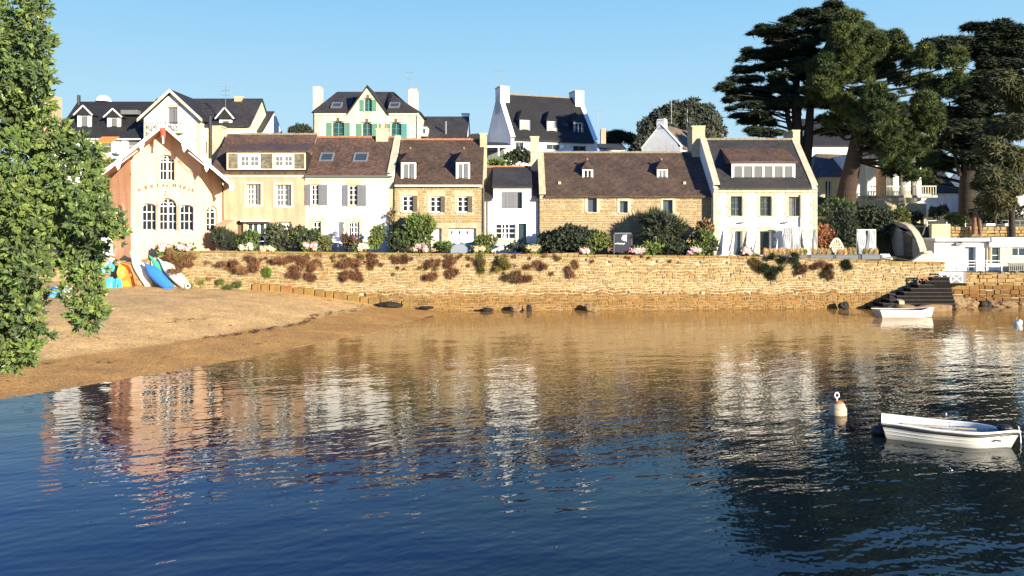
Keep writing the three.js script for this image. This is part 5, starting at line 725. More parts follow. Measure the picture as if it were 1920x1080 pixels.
{ // cedar at the right edge
  const d = 70, h = thing('cedar_tree', 'broad dark cedar with a thick dark trunk at the right edge', 'tree', P(1816, 428, d)), r = rng(51), plates = [], limbs = [];
  const trunk = [[1816, 436], [1814, 380], [1816, 310], [1822, 230], [1835, 150], [1860, 90]].map(([a, b]) => P(a, b, d));
  const row = (py, xl, xr, t, dz = 0, w = 1) => { let x = xl; while (x < xr) { const hw = 12 + 15 * r(); plates.push([PX(x + hw, d), PY(py + (r() - .5) * 10, d), -d + dz + (r() - .5) * 5, hw / FOC * d, t * 1.25 * (.6 + .6 * r()) / FOC * d, hw / FOC * d * .85, w * hw / 30]); x += hw * 1.05; } };
  for (const q of [[52, 1812, 1945, 6], [62, 1835, 1945, 8], [72, 1803, 1945, 8], [85, 1800, 1945, 8], [82, 1722, 1800, 7], [95, 1735, 1870, 9], [110, 1850, 1945, 9], [128, 1805, 1860, 7], [135, 1870, 1945, 8], [150, 1780, 1850, 9], [165, 1775, 1945, 10], [185, 1790, 1900, 9], [205, 1770, 1945, 10], [218, 1730, 1790, 9, -4], [225, 1735, 1840, 9, -2], [240, 1740, 1930, 11, -1], [258, 1722, 1830, 10, -3], [272, 1740, 1850, 10], [283, 1735, 1810, 10, -5], [290, 1728, 1800, 10, -3], [300, 1760, 1860, 9], [310, 1725, 1800, 9, -4], [325, 1722, 1790, 8, -4], [338, 1724, 1760, 7, -4]]) { row(...q); for (const xe of [q[1] + 8, (q[1] + q[2]) / 2]) { const b = P(xe, q[0], d).add(V(0, 0, q[4] || 0)), a = trunk[1].clone().lerp(trunk[5], clamp((360 - q[0]) / 300, 0, 1)); limbs.push(rod([a, a.clone().lerp(b, .5).add(V(0, .3, 0)), b], .13, .04, 5)); } }
  part(h, 'trunk', [rod(trunk, .80, .25, 12, 24), rod([P(1830, 250, d), P(1850, 190, d + 1), P(1880, 140, d + 1)], .3, .12, 8), rod([P(1800, 330, d), P(1785, 260, d), P(1780, 190, d + 1)], .2, .06, 8), ...limbs], barkGrey);
  crown(h, 'crown', plates, { n: 310, geo: G.spray, size: .52, cols: DARK, m: needleM, seed: 53, shell: .1, up: .75, loose: .5 });
  const k = thing('cypress_tree', 'olive green drooping conifer in front of the right-hand cedar, partly out of frame', 'tree', P(1890, 430, 61.5)), bl = []; for (const [px, py, R] of [[1875, 150, 26], [1905, 165, 30], [1930, 190, 34], [1880, 235, 28], [1910, 238, 30], [1860, 275, 24], [1890, 295, 30], [1908, 312, 18], [1855, 325, 22], [1880, 340, 26], [1905, 350, 22], [1840, 345, 16], [1862, 362, 18], [1885, 378, 18], [1845, 378, 14], [1868, 392, 15]]) bl.push(at(px, py, 60 + (r() - .5) * 2.4, R / FOC * 61, R / FOC * 61 * .7, R / FOC * 61, (R / 22) ** 2));
  part(k, 'trunk', [rod([P(1898, 445, 61.9), P(1896, 350, 61.9), P(1893, 250, 61.9), P(1890, 160, 61.9)], .25, .08, 8), rod([P(1866, 430, 62.1), P(1863, 330, 62.1), P(1868, 250, 62)], .14, .06, 7)], barkGrey);
  crown(k, 'crown', bl, { n: 330, geo: G.spray, size: .40, cols: [[.075, .075, .024], [.055, .06, .02], [.095, .085, .03]], m: needleM, seed: 54, shell: .3, up: .5, loose: .9 });
  const s = thing('tree_stump', 'pale split dead trunk with reddish wood beside the big cedar trunk', 'stump', P(1832, 432, 61.4)); part(s, 'trunk', [rod([P(1826, 440, 61.4), P(1827, 410, 61.4), P(1830, 392, 61.4)], .2, .14, 7), rod([P(1838, 440, 61.4), P(1835, 412, 61.4), P(1828, 392, 61.4)], .16, .12, 7)], mat([.30, .17, .10], { map: T.bark, bumpMap: T.barkB, bumpScale: .03 }));
}
// trees on the skyline
function tree(name, label, base, blobs, o, trunkPts) { const h = thing(name, label, 'tree', base); part(h, 'trunk', [rod(trunkPts, .35, .12, 7), ...blobs.filter((b, i) => i % 2 === 0).map(b => { const a = trunkPts[1]; return rod([a, V((a.x + b[0]) / 2, (a.y + b[1]) / 2 + .2, (a.z + b[2]) / 2), V(b[0], b[1], b[2])], .12, .05, 5); })], barkGrey); crown(h, 'crown', blobs, o); return h; }
{
  const d = 100, bl = [[1215, 240, 18], [1235, 222, 18], [1262, 215, 22], [1290, 208, 20], [1312, 212, 18], [1332, 228, 20], [1345, 248, 14], [1250, 245, 26], [1290, 238, 30], [1320, 255, 26], [1210, 268, 20], [1235, 275, 24], [1195, 282, 14], [1272, 198, 9], [1300, 196, 10], [1255, 202, 7], [1328, 205, 9], [1280, 270, 26], [1345, 275, 16]].map(([a, b, R]) => at(a, b, d, R / FOC * d, R / FOC * d * .85, R / FOC * d, (R / 18) ** 2));
  tree('round_tree', 'bushy grey-green tree on the skyline behind the shaded house end', P(1275, 310, d), bl, { n: 210, geo: G.ros2, size: .42, cols: [[.05, .06, .03], [.035, .045, .022], [.075, .08, .045]], m: leafM, seed: 61, shell: .4 }, [P(1275, 330, d), P(1275, 270, d), P(1278, 225, d)]);
  const e = 98, b2 = [[550, 246, 6], [563, 243, 8], [576, 245, 6]].map(([a, b, R]) => at(a, b, e, R / FOC * e * 1.3, R / FOC * e, R / FOC * e, 1)); tree('round_tree', 'small dark tree top peeping over the roof left of the cream villa', P(563, 290, e), b2, { n: 110, geo: G.ros2, size: .3, cols: DARK, m: leafM, seed: 62 }, [P(563, 300, e), P(563, 262, e), P(563, 245, e)]);
  const f = 105, b3 = [[1145, 255, 9], [1160, 252, 8], [1175, 256, 9], [1186, 262, 9], [1150, 262, 10]].map(([a, b, R]) => at(a, b, f, R / FOC * f * 1.6, R / FOC * f * .7, R / FOC * f, 1)); tree('cedar_tree', 'small flat-topped dark conifer on the skyline, right of the big dark roof', P(1160, 300, f), b3, { n: 120, geo: G.spray, size: .6, cols: DARK, m: needleM, seed: 63, up: .7 }, [P(1160, 310, f), P(1162, 270, f), P(1165, 252, f)]);
  const g = 86, b4 = [[868, 256, 6], [893, 250, 8], [905, 254, 6]].map(([a, b, R]) => at(a, b, 75, R / FOC * 75, R / FOC * 75, R / FOC * 75, 1));
  const w = 76, b5 = []; const r = rng(65); for (let px = 165; px < 248; px += 9) b5.push(at(px, 308 + 5 * r(), w + r(), .7, .55, .6, 1)); for (let px = 180; px < 240; px += 12) b5.push(at(px, 322, w, .8, .5, .6, 1));
  const sh = thing('shrub', 'green shrubbery below the white terrace wall, behind the pink house roof', 'shrub', P(205, 340, w)); crown(sh, 'foliage', b5, { n: 120, geo: G.ros, size: .2, cols: [...GREEN, ...YEL], m: leafM, seed: 66 }); part(sh, 'stem', rod([P(205, 345, w), P(205, 325, w), P(207, 315, w)], .08, .04, 6), barkGrey);
  const lo = thing('shed', 'low dark slate lean-to roof left of the pink gabled house', 'shed', P(190, 360, 64)); part(lo, 'roof', prismX([[-62.5, PY(352, 62.5)], [-62.5, PY(349, 62.5)], [-66, PY(322, 66)], [-66, PY(326, 66)]], PX(150, 62.5), PX(213, 62.5)), M.roofDark); part(lo, 'wall', box(PX(150, 63), PX(211, 63), 3, PY(350, 63), -66, -63), M.pink);
}
// ---------------------------------------------------------------- garden bushes behind the wall
function bush(name, label, px, py, hw, hh, d, o = {}) {
  const s = d / FOC, h = thing(name, label, 'shrub', V(PX(px, d), PY(py + hh, d), -d), o.group), r = rng(o.seed || Math.round(px * 7 + py)), n = Math.max(o.ragged ? 4 : 2, Math.round(hw * hh / (o.ragged ? 45 : 90))), bl = [];
  for (let i = 0; i < n; i++) { const a = r() * 6.28, q = Math.sqrt(r()) * (o.ragged ? 1 : .62), R = o.ragged ? .14 + .34 * r() * r() + .1 * r() : .36 + .28 * r(); bl.push([PX(px + hw * q * Math.cos(a), d), PY(py + hh * q * Math.sin(a), d), -d + (r() - .5) * hw * s * .8, Math.max(.15, hw * s * R), Math.max(.15, hh * s * R), hw * s * R * .8, 1]); }
  crown(h, o.part || 'foliage', bl, { n: o.n || Math.round(clamp(hw * hh / n * 1.1, 40, 150)), geo: o.geo || G.ros, size: o.size || .17, cols: o.cols || GREEN, m: o.m || leafM, seed: o.seed || Math.round(px * 3 + py), shell: o.shell ?? .4, up: o.up ?? .4, loose: o.loose ?? 1 });
  const stems = []; if (o.nostem) return h; for (let i = 0; i < 3; i++) stems.push(rod([V(PX(px + (r() - .5) * hw * .5, d), PY(py + hh, d) - .15, -d), V(PX(px + (r() - .5) * hw * .8, d), PY(py + hh * .3, d), -d), V(PX(px + (r() - .5) * hw, d), PY(py - hh * .3, d), -d)], .035, .012, 5)); part(h, 'stem', stems, barkGrey); return h;
}
bush('spiky_shrub', 'dark spiky shrub beside the canted corner of the pink house', 427, 450, 23, 19, 55.6, { geo: G.spike, size: .55, cols: DARK.concat([[.05, .06, .02]]), up: .7 });
bush('shrub', 'round green shrub before the french windows of the peach house', 466, 448, 20, 20, 55.5, { cols: GREEN.concat(DARK) });
bush('shrub', 'tall olive shrub in front of the right window of the peach house', 522, 446, 24, 25, 55.4, { cols: OLIVE.concat(DARK) });
bush('shrub', 'tallest dark shrub where the peach house meets the white house', 572, 442, 28, 28, 55.6, { cols: DARK.concat(GREEN.slice(0, 2)) });
bush('shrub', 'yellow-green shrub below the grey-shuttered house, left part of its hedge', 614, 454, 16, 18, 55.2, { cols: YEL });
bush('shrub', 'dark shrub with reddish leaves below the grey-shuttered house, middle of its hedge', 650, 456, 22, 14, 55.4, { cols: OLIVE.concat(RED) });
bush('shrub', 'bright green upright shrub near the quoins of the grey-shuttered house', 712, 450, 16, 22, 55.2, { cols: YEL.concat(GREEN) });
bush('shrub', 'dark low shrub between the grey-shuttered house and the stone house', 750, 450, 26, 20, 55.6, { cols: DARK.concat(GREEN.slice(0, 1)) });
bush('fig_tree', 'leafy fig tree leaning over the door of the stone house', 795, 428, 32, 27, 55.8, { cols: GREEN.concat(YEL.slice(0, 1)), size: .25, up: .6 });
bush('creeper', 'thin bare vine climbing the corner of the stone house', 735, 418, 12, 32, 57.0, { cols: [[.20, .13, .07], [.25, .2, .1], [.1, .1, .04]], n: 14, size: .14, m: dryM });
bush('shrub', 'low green ground shrub left of the garage ramp', 828, 462, 26, 7, 55.0, { cols: GREEN });
bush('shrub', 'yellow-green flowering shrub right of the garage ramp', 912, 456, 18, 18, 55.2, { cols: YEL.concat(GREEN.slice(0, 1)) });
bush('shrub', 'big dark rounded shrub before the left end of the stone barn', 1062, 452, 54, 28, 55.8, { cols: DARK.concat([[.06, .075, .02]]), size: .2, n: 110 });
bush('shrub', 'bright green lobe of shrub beside the dark rounded one, left of the blue board', 1112, 456, 28, 20, 55.4, { cols: YEL.concat(GREEN) });
bush('spiky_shrub', 'wide palm-like shrub under the right window of the barn', 1240, 432, 46, 30, 56, { geo: G.spike, size: .6, cols: OLIVE.concat(DARK), up: .45, n: 60 });
bush('shrub', 'low green shrub between the blue board and the palm-like shrub', 1216, 464, 22, 12, 55.2, { cols: GREEN });
bush('shrub', 'low dark shrub under the palm-like shrub', 1262, 462, 36, 13, 55.4, { cols: DARK.concat(GREEN.slice(0, 1)) });
bush('shrub', 'rounded green shrub at the left corner of the ribbon-dormer house', 1324, 455, 28, 20, 55.2, { cols: GREEN.concat(DARK) });
bush('bare_shrub', 'twiggy brown shrub against the right end of the barn wall', 1312, 430, 22, 16, 56.2, { cols: [[.26, .17, .08], [.2, .12, .06]], n: 30, size: .22, m: dryM });
bush('shrub', 'dark hedge plant behind the narrow white house roof', 972, 294, 24, 14, 70, { cols: DARK.concat(GREEN.slice(2, 3)), size: .25 });
bush('shrub', 'small green plants at the foot of the veranda', 930, 306, 26, 6, 69, { cols: GREEN, size: .22 });
bush('shrub', 'low hedge in planters before the narrow white house', 985, 466, 40, 6, 55.2, { cols: GREEN.concat(DARK) });
// hedges and lawn at the right
bush('hedge', 'tall clipped dark green hedge block right of the ribbon-dormer house', 1580, 432, 30, 46, 60.5, { cols: DARK.concat([[.05, .075, .02]]), n: 150, size: .2, seed: 71 });
bush('hedge', 'ivy covered hedge behind the white draped pergola', 1638, 424, 38, 34, 62, { cols: DARK.concat([[.045, .065, .02]]), n: 120, size: .2, seed: 72 });
bush('hedge', 'clipped green hedge top at the foot of the pine trunk', 1570, 394, 34, 17, 62.5, { cols: OLIVE.concat(GREEN.slice(2, 3)), n: 110, size: .2, seed: 73 });
bush('shrub', 'rounded yellow-green shrub above the arched garden wall', 1681, 409, 24, 16, 62.5, { cols: YEL, n: 110, seed: 74 });
bush('shrub', 'low dark hedge under the apartment terrace', 1718, 404, 22, 8, 65, { cols: DARK, seed: 75 });
bush('shrub', 'leafy plant left of the dark cedar trunk on the lawn', 1760, 396, 14, 14, 64.5, { cols: OLIVE, seed: 76 });
bush('shrub', 'sunlit low bush above the stone end pier', 1788, 410, 22, 10, 63.5, { cols: YEL, seed: 77 });
bush('shrub', 'dark undergrowth between the trunks at the right edge', 1880, 400, 50, 22, 64, { cols: DARK.concat(OLIVE), seed: 78, n: 90 });
bush('dry_shrub', 'rusty brown dry shrub between the ribbon-dormer house and the hedge', 1548, 444, 16, 26, 58.5, { cols: [[.34, .15, .06], [.26, .11, .05]], m: dryM, seed: 79, n: 90 });
// pink and white hydrangeas along the wall top
[[458, 463, 17, 9, 0, 'white hydrangea clump left of the peach house on the wall'], [578, 463, 20, 8, 1, 'pink hydrangea clump on the wall below the tallest dark shrub'], [684, 464, 16, 8, 0, 'whitish hydrangea clump on the wall below the grey-shuttered house'], [790, 466, 17, 8, 1, 'pink and white hydrangea clump on the wall below the stone house'], [1002, 466, 16, 8, 2, 'peach-pink hydrangea clump on the wall below the narrow white house'], [1097, 470, 12, 7, 1, 'pink hydrangea clump on the wall below the bright green shrub lobe'], [1194, 470, 16, 7, 1, 'pink hydrangea clump on the wall right of the blue board'], [1300, 472, 13, 8, 1, 'pink hydrangea clump on the wall right of the palm-like shrub'], [1398, 472, 15, 8, 1, 'pink hydrangea clump on the wall below the ribbon-dormer house'], [312, 465, 18, 8, 1, 'pale pink hydrangea clump at the foot of the pink house, left one'], [345, 464, 16, 8, 1, 'pale pink hydrangea clump at the foot of the pink house, right one'], [898, 468, 12, 7, 2, 'peach flowering clump at the right side of the garage ramp'], [200, 492, 14, 10, 1, 'faded pink hydrangea beside the road end near the turquoise covers'], [500, 468, 18, 5, 2, 'buff dry hydrangea strip on the wall under the peach house']].forEach(([px, py, hw, hh, k, label], i) => {
  const d = px < 250 ? 53.2 : wallD(PX(px, 54)) + .15, s = d / FOC, h = thing('hydrangea', label, 'hydrangea', V(PX(px, d), PY(py + hh, d), -d)), r = rng(200 + i), bl = [], fl = [];
  for (let j = 0; j < 7; j++) { const x = px + (r() * 2 - 1) * hw * .75, y = py + (r() * 2 - 1) * hh * .5; bl.push(at(x, y + 2, d - r() * .1 + .2, .26, .2, .22, 1)); fl.push(at(x, y - 1, d - .15, .17, .13, .16, 1)); }
  crown(h, 'foliage', bl, { n: 26, geo: G.ros, size: .14, cols: GREEN, m: leafM, seed: 210 + i }); const c = [[[.75, .62, .52], [.7, .66, .58]], [[.72, .36, .42], [.75, .50, .50], [.74, .62, .58]], [[.75, .48, .30], [.7, .55, .38]]][k]; crown(h, 'flower_head', fl, { n: 34, geo: G.bloom, size: .075, cols: c, m: dryM, seed: 230 + i, shell: .7 });
});
// tufts growing out of the sea wall
const wp = (px, py, hw, hh, cols, label, extra = {}) => { const d = wallD(PX(px, 54)) - .12; return bush('wall_plant', label, px, py, hw, hh, d, { cols, m: dryM, geo: G.fluff, size: .26, n: 42, up: -.25, loose: 1.3, shell: .1, ragged: true, nostem: true, seed: Math.round(px + py * 3) }); };
wp(350, 492, 40, 17, RED.concat([[.22, .15, .05]]), 'big rusty plant hanging over the wall right of the boats'); wp(330, 474, 16, 8, [[.24, .17, .05], [.2, .13, .05]], 'ochre tuft at the wall end above the boats');
wp(450, 494, 32, 14, RED, 'rusty red plant on the wall, second big one from the boats'); wp(468, 508, 14, 9, RED, 'rusty tuft below the second big rusty plant'); wp(545, 494, 30, 13, RED, 'rusty red plant on the wall below the peach house, left of a pair'); wp(588, 490, 26, 14, RED, 'rusty red plant on the wall below the tallest dark shrub'); wp(548, 517, 11, 8, RED, 'small rusty tuft low on the wall under the paired red plants, left'); wp(585, 518, 10, 6, RED, 'small rusty tuft low on the wall under the paired red plants, middle'); wp(640, 516, 12, 7, RED, 'small rusty tuft low on the wall under the grey-shuttered house, left'); wp(666, 520, 11, 8, RED, 'small rusty tuft low on the wall under the grey-shuttered house, right');
wp(664, 495, 26, 14, RED, 'rusty red plant on the wall below the grey-shuttered house'); wp(698, 488, 9, 13, RED, 'dark red upright tuft on the wall near the quoined corner'); wp(754, 488, 9, 7, RED.slice(1), 'small dark red tuft below the stone house corner'); wp(806, 492, 18, 8, RED.slice(1), 'brown tuft on the wall below the fig tree'); wp(804, 521, 14, 7, RED.slice(1), 'small brown tuft low on the wall below the fig tree'); wp(845, 494, 11, 8, RED.slice(1), 'brown tuft on the wall below the garage'); wp(848, 511, 8, 7, RED.slice(1), 'small brown tuft lower below the garage'); wp(892, 490, 16, 11, RED.slice(1).concat(YEL), 'brown and green plant on the wall right of the garage'); wp(905, 486, 8, 22, YEL, 'hanging yellow-green plant right of the garage ramp');
wp(950, 505, 28, 21, [[.10, .06, .03], [.14, .08, .03], [.16, .14, .03]], 'largest dark brown plant on the wall below the narrow white house'); wp(982, 518, 16, 9, RED.slice(1), 'brown trailing tuft right of the largest dark plant'); wp(1006, 497, 22, 8, RED.slice(1), 'brown strip of tufts below the hydrangea of the narrow white house'); wp(1072, 500, 12, 17, RED, 'hanging rusty plant below the left end of the barn');
wp(1445, 500, 26, 24, DARK, 'large dark green bush on the wall below the ribbon-dormer house'); wp(1484, 492, 20, 18, DARK, 'second dark green bush on the wall, under the planters'); wp(1412, 494, 10, 9, YEL.concat(RED), 'olive tuft left of the large dark green wall bush'); wp(1515, 508, 16, 12, OLIVE.concat(RED), 'olive tuft right of the second dark green wall bush'); wp(1560, 512, 13, 9, OLIVE.concat(RED), 'brownish tuft on the wall under the right planters'); wp(1555, 496, 18, 7, RED, 'rusty tuft just under the right planters'); wp(1586, 500, 8, 10, DARK, 'small dark tuft at the end of the planters');
wp(432, 534, 26, 9, [[.07, .10, .02], [.1, .13, .03]], 'low green weeds at the foot of the wall, right of the boats'); wp(368, 533, 20, 8, GREEN, 'bright green weeds beside the cream boat hull'); wp(500, 510, 5, 5, GREEN, 'tiny green tuft in the middle of the wall');

{ // small weeds rooted in the joints all over the upper wall
  const r = rng(501), bl = []; for (let i = 0; i < 150; i++) { const px = 345 + 700 * r() + (r() < .2 ? 500 * r() : 0), py = 478 + 46 * r() * r() + (px < 620 ? 12 * r() : 0), d = wallD(PX(px, 54)) - .05; if (vnoise(px * .02, py * .03, 503) < .42) continue; const R = .06 + .16 * r() * r(); bl.push([PX(px, d), PY(py, d), -d, R * 1.5, R, .08, .25 + 3 * R]); }
  crown(seaWall, 'wall_weed', bl, { n: 34, geo: G.fluff, size: .16, cols: [...RED, [.13, .09, .04], [.12, .12, .03]], m: dryM, seed: 505, up: -.2, loose: 1.3, shell: .1 });
}
// ---------------------------------------------------------------- boats, buoys, small things
function hull(L, B, H, o = {}) {                            // loft along +x (stern at -L/2, bow at L/2), keel near y = 0; returns outside, inside and rim as smooth sheets
  const sec = (t, k) => { const bow = smooth(.55, 1, t), w = B / 2 * (1 - bow ** (o.full || 1.5) * .995) * (o.stern ?? .82) ** (1 - smooth(0, .4, t)) , sheer = H * (1 + (o.sheer ?? .25) * (bow ** 1.6) + .08 * (1 - smooth(0, .4, t))), keel = (o.keel ?? .25) * H * bow ** 2, rake = (o.rake ?? .10) * L * bow ** 2; const a = k * Math.PI / 2, y = keel + (sheer - keel) * (1 - Math.cos(a)) ** .85, q = Math.sin(a) ** .55; return [lerp(-L / 2, L / 2 - (o.rake ?? .10) * L, t) + rake * ((y - keel) / sheer) - (o.tr ?? .06) * L * (1 - t) * (y / sheer) * (1 - smooth(0, .5, t)), y, w * q]; };
  const side = (s, inn) => gridSurface(28, 12, (u, v) => { const q = sec(u, v), k = inn ? .94 : 1; return [q[0], inn ? Math.max(q[1] + .03 * (1 - v), o.floor ?? .12) : q[1], s * Math.max(0, q[2] * k - (inn ? .012 : 0))]; });
  const out = [keep(side(1)), keep(side(-1))], inn = [keep(side(1, 1)), keep(side(-1, 1))];
  const pts = s => [...Array(15)].map((_, i) => { const q = sec(i / 14, 1); return V(q[0], q[1], s * q[2]); });
  const strake = s => [...Array(15)].map((_, i) => { const q = sec(i / 14, .90); return V(q[0], q[1], s * (q[2] + .005)); });
  const tr = []; for (let i = 0; i < 8; i++) { const a = sec(0, i / 8), b = sec(0, (i + 1) / 8); tr.push([a[0], a[1], a[2]], [b[0], b[1], b[2]], [b[0], b[1], -b[2]], [a[0], a[1], a[2]], [b[0], b[1], -b[2]], [a[0], a[1], -a[2]]); }
  const tg = new THREE.BufferGeometry(); tg.setAttribute('position', new THREE.Float32BufferAttribute(tr.flat(), 3));
  return { out, inn, rims: [1, -1].map(s => rod(pts(s), o.rim ?? .03, o.rim ?? .03, 6, 40)), strakes: [1, -1].map(s => rod(strake(s), .036, .036, 6, 40)), transom: tg, sec };
}
function placed(h, m4) { return (name, geos, m, parent, label) => part(parent || h, name, [].concat(geos).map(g => { const k = g.userData.keep; const q = g.applyMatrix4(m4); if (k) q.userData.keep = true; return q; }), m, label); }
const paintW = mat([0.80, 0.78, 0.73], { roughness: .35, map: T.grain }), paintG = mat([0.52, 0.54, 0.56], { roughness: .5 });
{
  const d = 20.4, x = PX(1793, d), h = thing('rowing_boat', 'white rowing boat with a dark rubbing strake moored in front at the right', 'boat', V(x, 0, -d)), m = new THREE.Matrix4().makeRotationY(-0.44).setPosition(x - .05, -.15, -d), p = placed(h, m), k = hull(3.05, 1.22, .55, { sheer: .06, full: 2.0, rake: .09, stern: .84, keel: .28, floor: .22 });
  const hl = p('hull', [...k.out], paintW); p('transom', k.transom, paintW); p('inside', k.inn, paintG); p('gunwale', k.rims, mat([.7, .7, .68], { roughness: .4 })); p('rubbing_strake', k.strakes, M.black);
  const plank = (t, s) => [...Array(13)].map((_, i) => { const q = k.sec(i / 13, t); return V(q[0], q[1], s * (q[2] + .002)); }); p('plank_edge', [.62, .74, .83].flatMap(t => [1, -1].map(s => rod(plank(t, s), .011, .011, 5, 36))), paintW);
  for (const [a, w] of [[-1.05, .46], [-.1, .50], [.85, .36]]) p('thwart', box(a - .14, a + .14, .40, .43, -w, w), M.trim);
  p('boat_cover', prismX([[-.38, .36], [0, .46], [.38, .36]], .2, 1.0), M.grey);
  p('rowlock', [-1, 1].flatMap(s => [new THREE.TorusGeometry(.05, .013, 6, 10, 4.2).rotateY(1.57).translate(-.15, .72, s * .60)]), M.metal);
  p('motor_cowl', [new THREE.SphereGeometry(.17, 14, 10).scale(1.1, .95, .9).translate(-1.78, .26, .1), new THREE.CylinderGeometry(.06, .08, .7, 10).translate(-1.75, .05, .1), box(-1.75, -1.54, .30, .46, .02, .18)], M.black);
  p('fender', new THREE.SphereGeometry(.15, 12, 8).scale(1.2, .6, 1).translate(1.12, .62, -.1), M.black);
  p('oar', [-1, 1].map(s2 => bar(V(-1.2, .46, s2 * .12), V(.9, .50, s2 * .22), .045)), M.quoin); p('oar_blade', [-1, 1].map(s2 => box(.9, 1.2, .49, .51, s2 * .22 - .06, s2 * .22 + .06)), M.quoin);
  part(h, 'mooring_rope', rod([P(1909, 799, d), P(1913, 815, d), P(1916, 845, d - .2), V(PX(1925, 20), -.1, -20)], .014, .014, 5), M.trim);
}
{
  const d = 49.4, x = PX(1701, d), h = thing('rowing_boat', 'small white rowing boat moored by the dark stone steps', 'boat', V(x, 0, -d)), m = new THREE.Matrix4().makeRotationY(0.05).setPosition(x, -.1, -d), p = placed(h, m), k = hull(3.5, 1.3, .56, { sheer: .25, full: 1.8, rake: .05, stern: .86, tr: .08 });
  p('hull', k.out, paintW); p('transom', k.transom, paintW); p('inside', k.inn, M.brown); p('gunwale', k.rims, paintW); for (const a of [-1, 0, .9]) p('thwart', box(a - .13, a + .13, .36, .39, -.5, .5), M.brown);
}
{
  const d = 23.5, o = V(PX(1571, d), 0, -d), h = thing('mooring_buoy', 'cream mooring buoy with an orange top and a metal ring, nearest the camera', 'buoy', o), pr = [[0, -.2], [.2, -.18], [.255, 0], [.25, .16], [.19, .30], [.09, .36], [0, .37]].map(([a, b]) => new THREE.Vector2(a, b));
  const put = g => { g.translate(o.x, o.y, o.z); return keep(g); };
  part(h, 'body', put(new THREE.LatheGeometry(pr, 24)), mat([.72, .58, .40], { map: T.stone, roughness: .6 })); part(h, 'cap', put(new THREE.SphereGeometry(.16, 16, 8, 0, 6.3, 0, 1.3).scale(1, .6, 1).translate(.02, .305, .01)), mat([.62, .22, .07], { map: T.stone, roughness: .7 }));
  part(h, 'ring', [put(new THREE.TorusGeometry(.065, .018, 8, 18).scale(1, 1.2, 1).translate(-.03, .56, 0)), put(new THREE.CylinderGeometry(.018, .018, .16, 8).translate(-.03, .43, 0))], M.trim);
}
{
  const d = 45.5, o = V(PX(1908, d), 0, -d), h = thing('mooring_buoy', 'small grey and white buoy far off at the right edge', 'buoy', o), pr = [[0, -.2], [.2, -.1], [.23, .06], [.15, .2], [0, .24]].map(([a, b]) => new THREE.Vector2(a, b));
  part(h, 'body', keep(new THREE.LatheGeometry(pr, 18).translate(o.x, o.y, o.z)), paintG); part(h, 'cap', keep(new THREE.SphereGeometry(.15, 12, 8).translate(o.x + .08, .16, o.z + .06)), M.trim); part(h, 'stem', keep(new THREE.CylinderGeometry(.02, .02, .25, 6).translate(o.x - .05, .33, o.z)), M.metal);
}
// boats and boards pulled up on the sand
function leaning(name, label, cat, L, B, H, foot, top, roll, outM, innM, o = {}) { // bottom end on the sand, the other end propped on the wall
  const h = thing(name, label, cat, foot), ax = top.clone().sub(foot).normalize(), out = V(roll, .35, 1).normalize(), zz = out.clone().sub(ax.clone().multiplyScalar(out.dot(ax))).normalize(), sd = new THREE.Vector3().crossVectors(zz.clone().negate(), ax);
  const up = o.keelOut ? zz.clone().negate() : zz; const m = new THREE.Matrix4().makeBasis(ax, up, new THREE.Vector3().crossVectors(ax, up)).setPosition(foot.clone().add(ax.clone().multiplyScalar(L / 2)).add(o.keelOut ? zz.clone().multiplyScalar(H) : V()));
  const p = placed(h, m), k = hull(L, B, H, { sheer: .1, full: o.full ?? 1.6, rake: .06, stern: o.stern ?? .5, rim: .028, floor: .06 });
  p('hull', k.out, outM); p('transom', k.transom, outM); p('inside', k.inn, innM); p('rim', k.rims, o.rimM || outM); if (o.seat) for (const a of o.seat) p('thwart', box(a - .1, a + .1, H * .6, H * .6 + .04, -B * .4, B * .4), o.seatM || M.trim); if (o.stripe) p('stripe', [rod([...Array(9)].map((_, i) => { const q = k.sec(i / 9, .55); return V(q[0], q[1], -q[2] - .012); }), .03, .03, 6, 30), rod([...Array(9)].map((_, i) => { const q = k.sec(i / 9, .55); return V(q[0], q[1], q[2] + .012); }), .03, .03, 6, 30)], o.stripe); return h;
}
const sandAt = (px, py) => { for (let d = 45; d < 56; d += .1) { const y = PY(py, d); if (beachY(PX(px, d), -d) >= y) return V(PX(px, d), y, -d); } return P(px, py, 53); };
const paint = c => mat(c, { roughness: .35 });
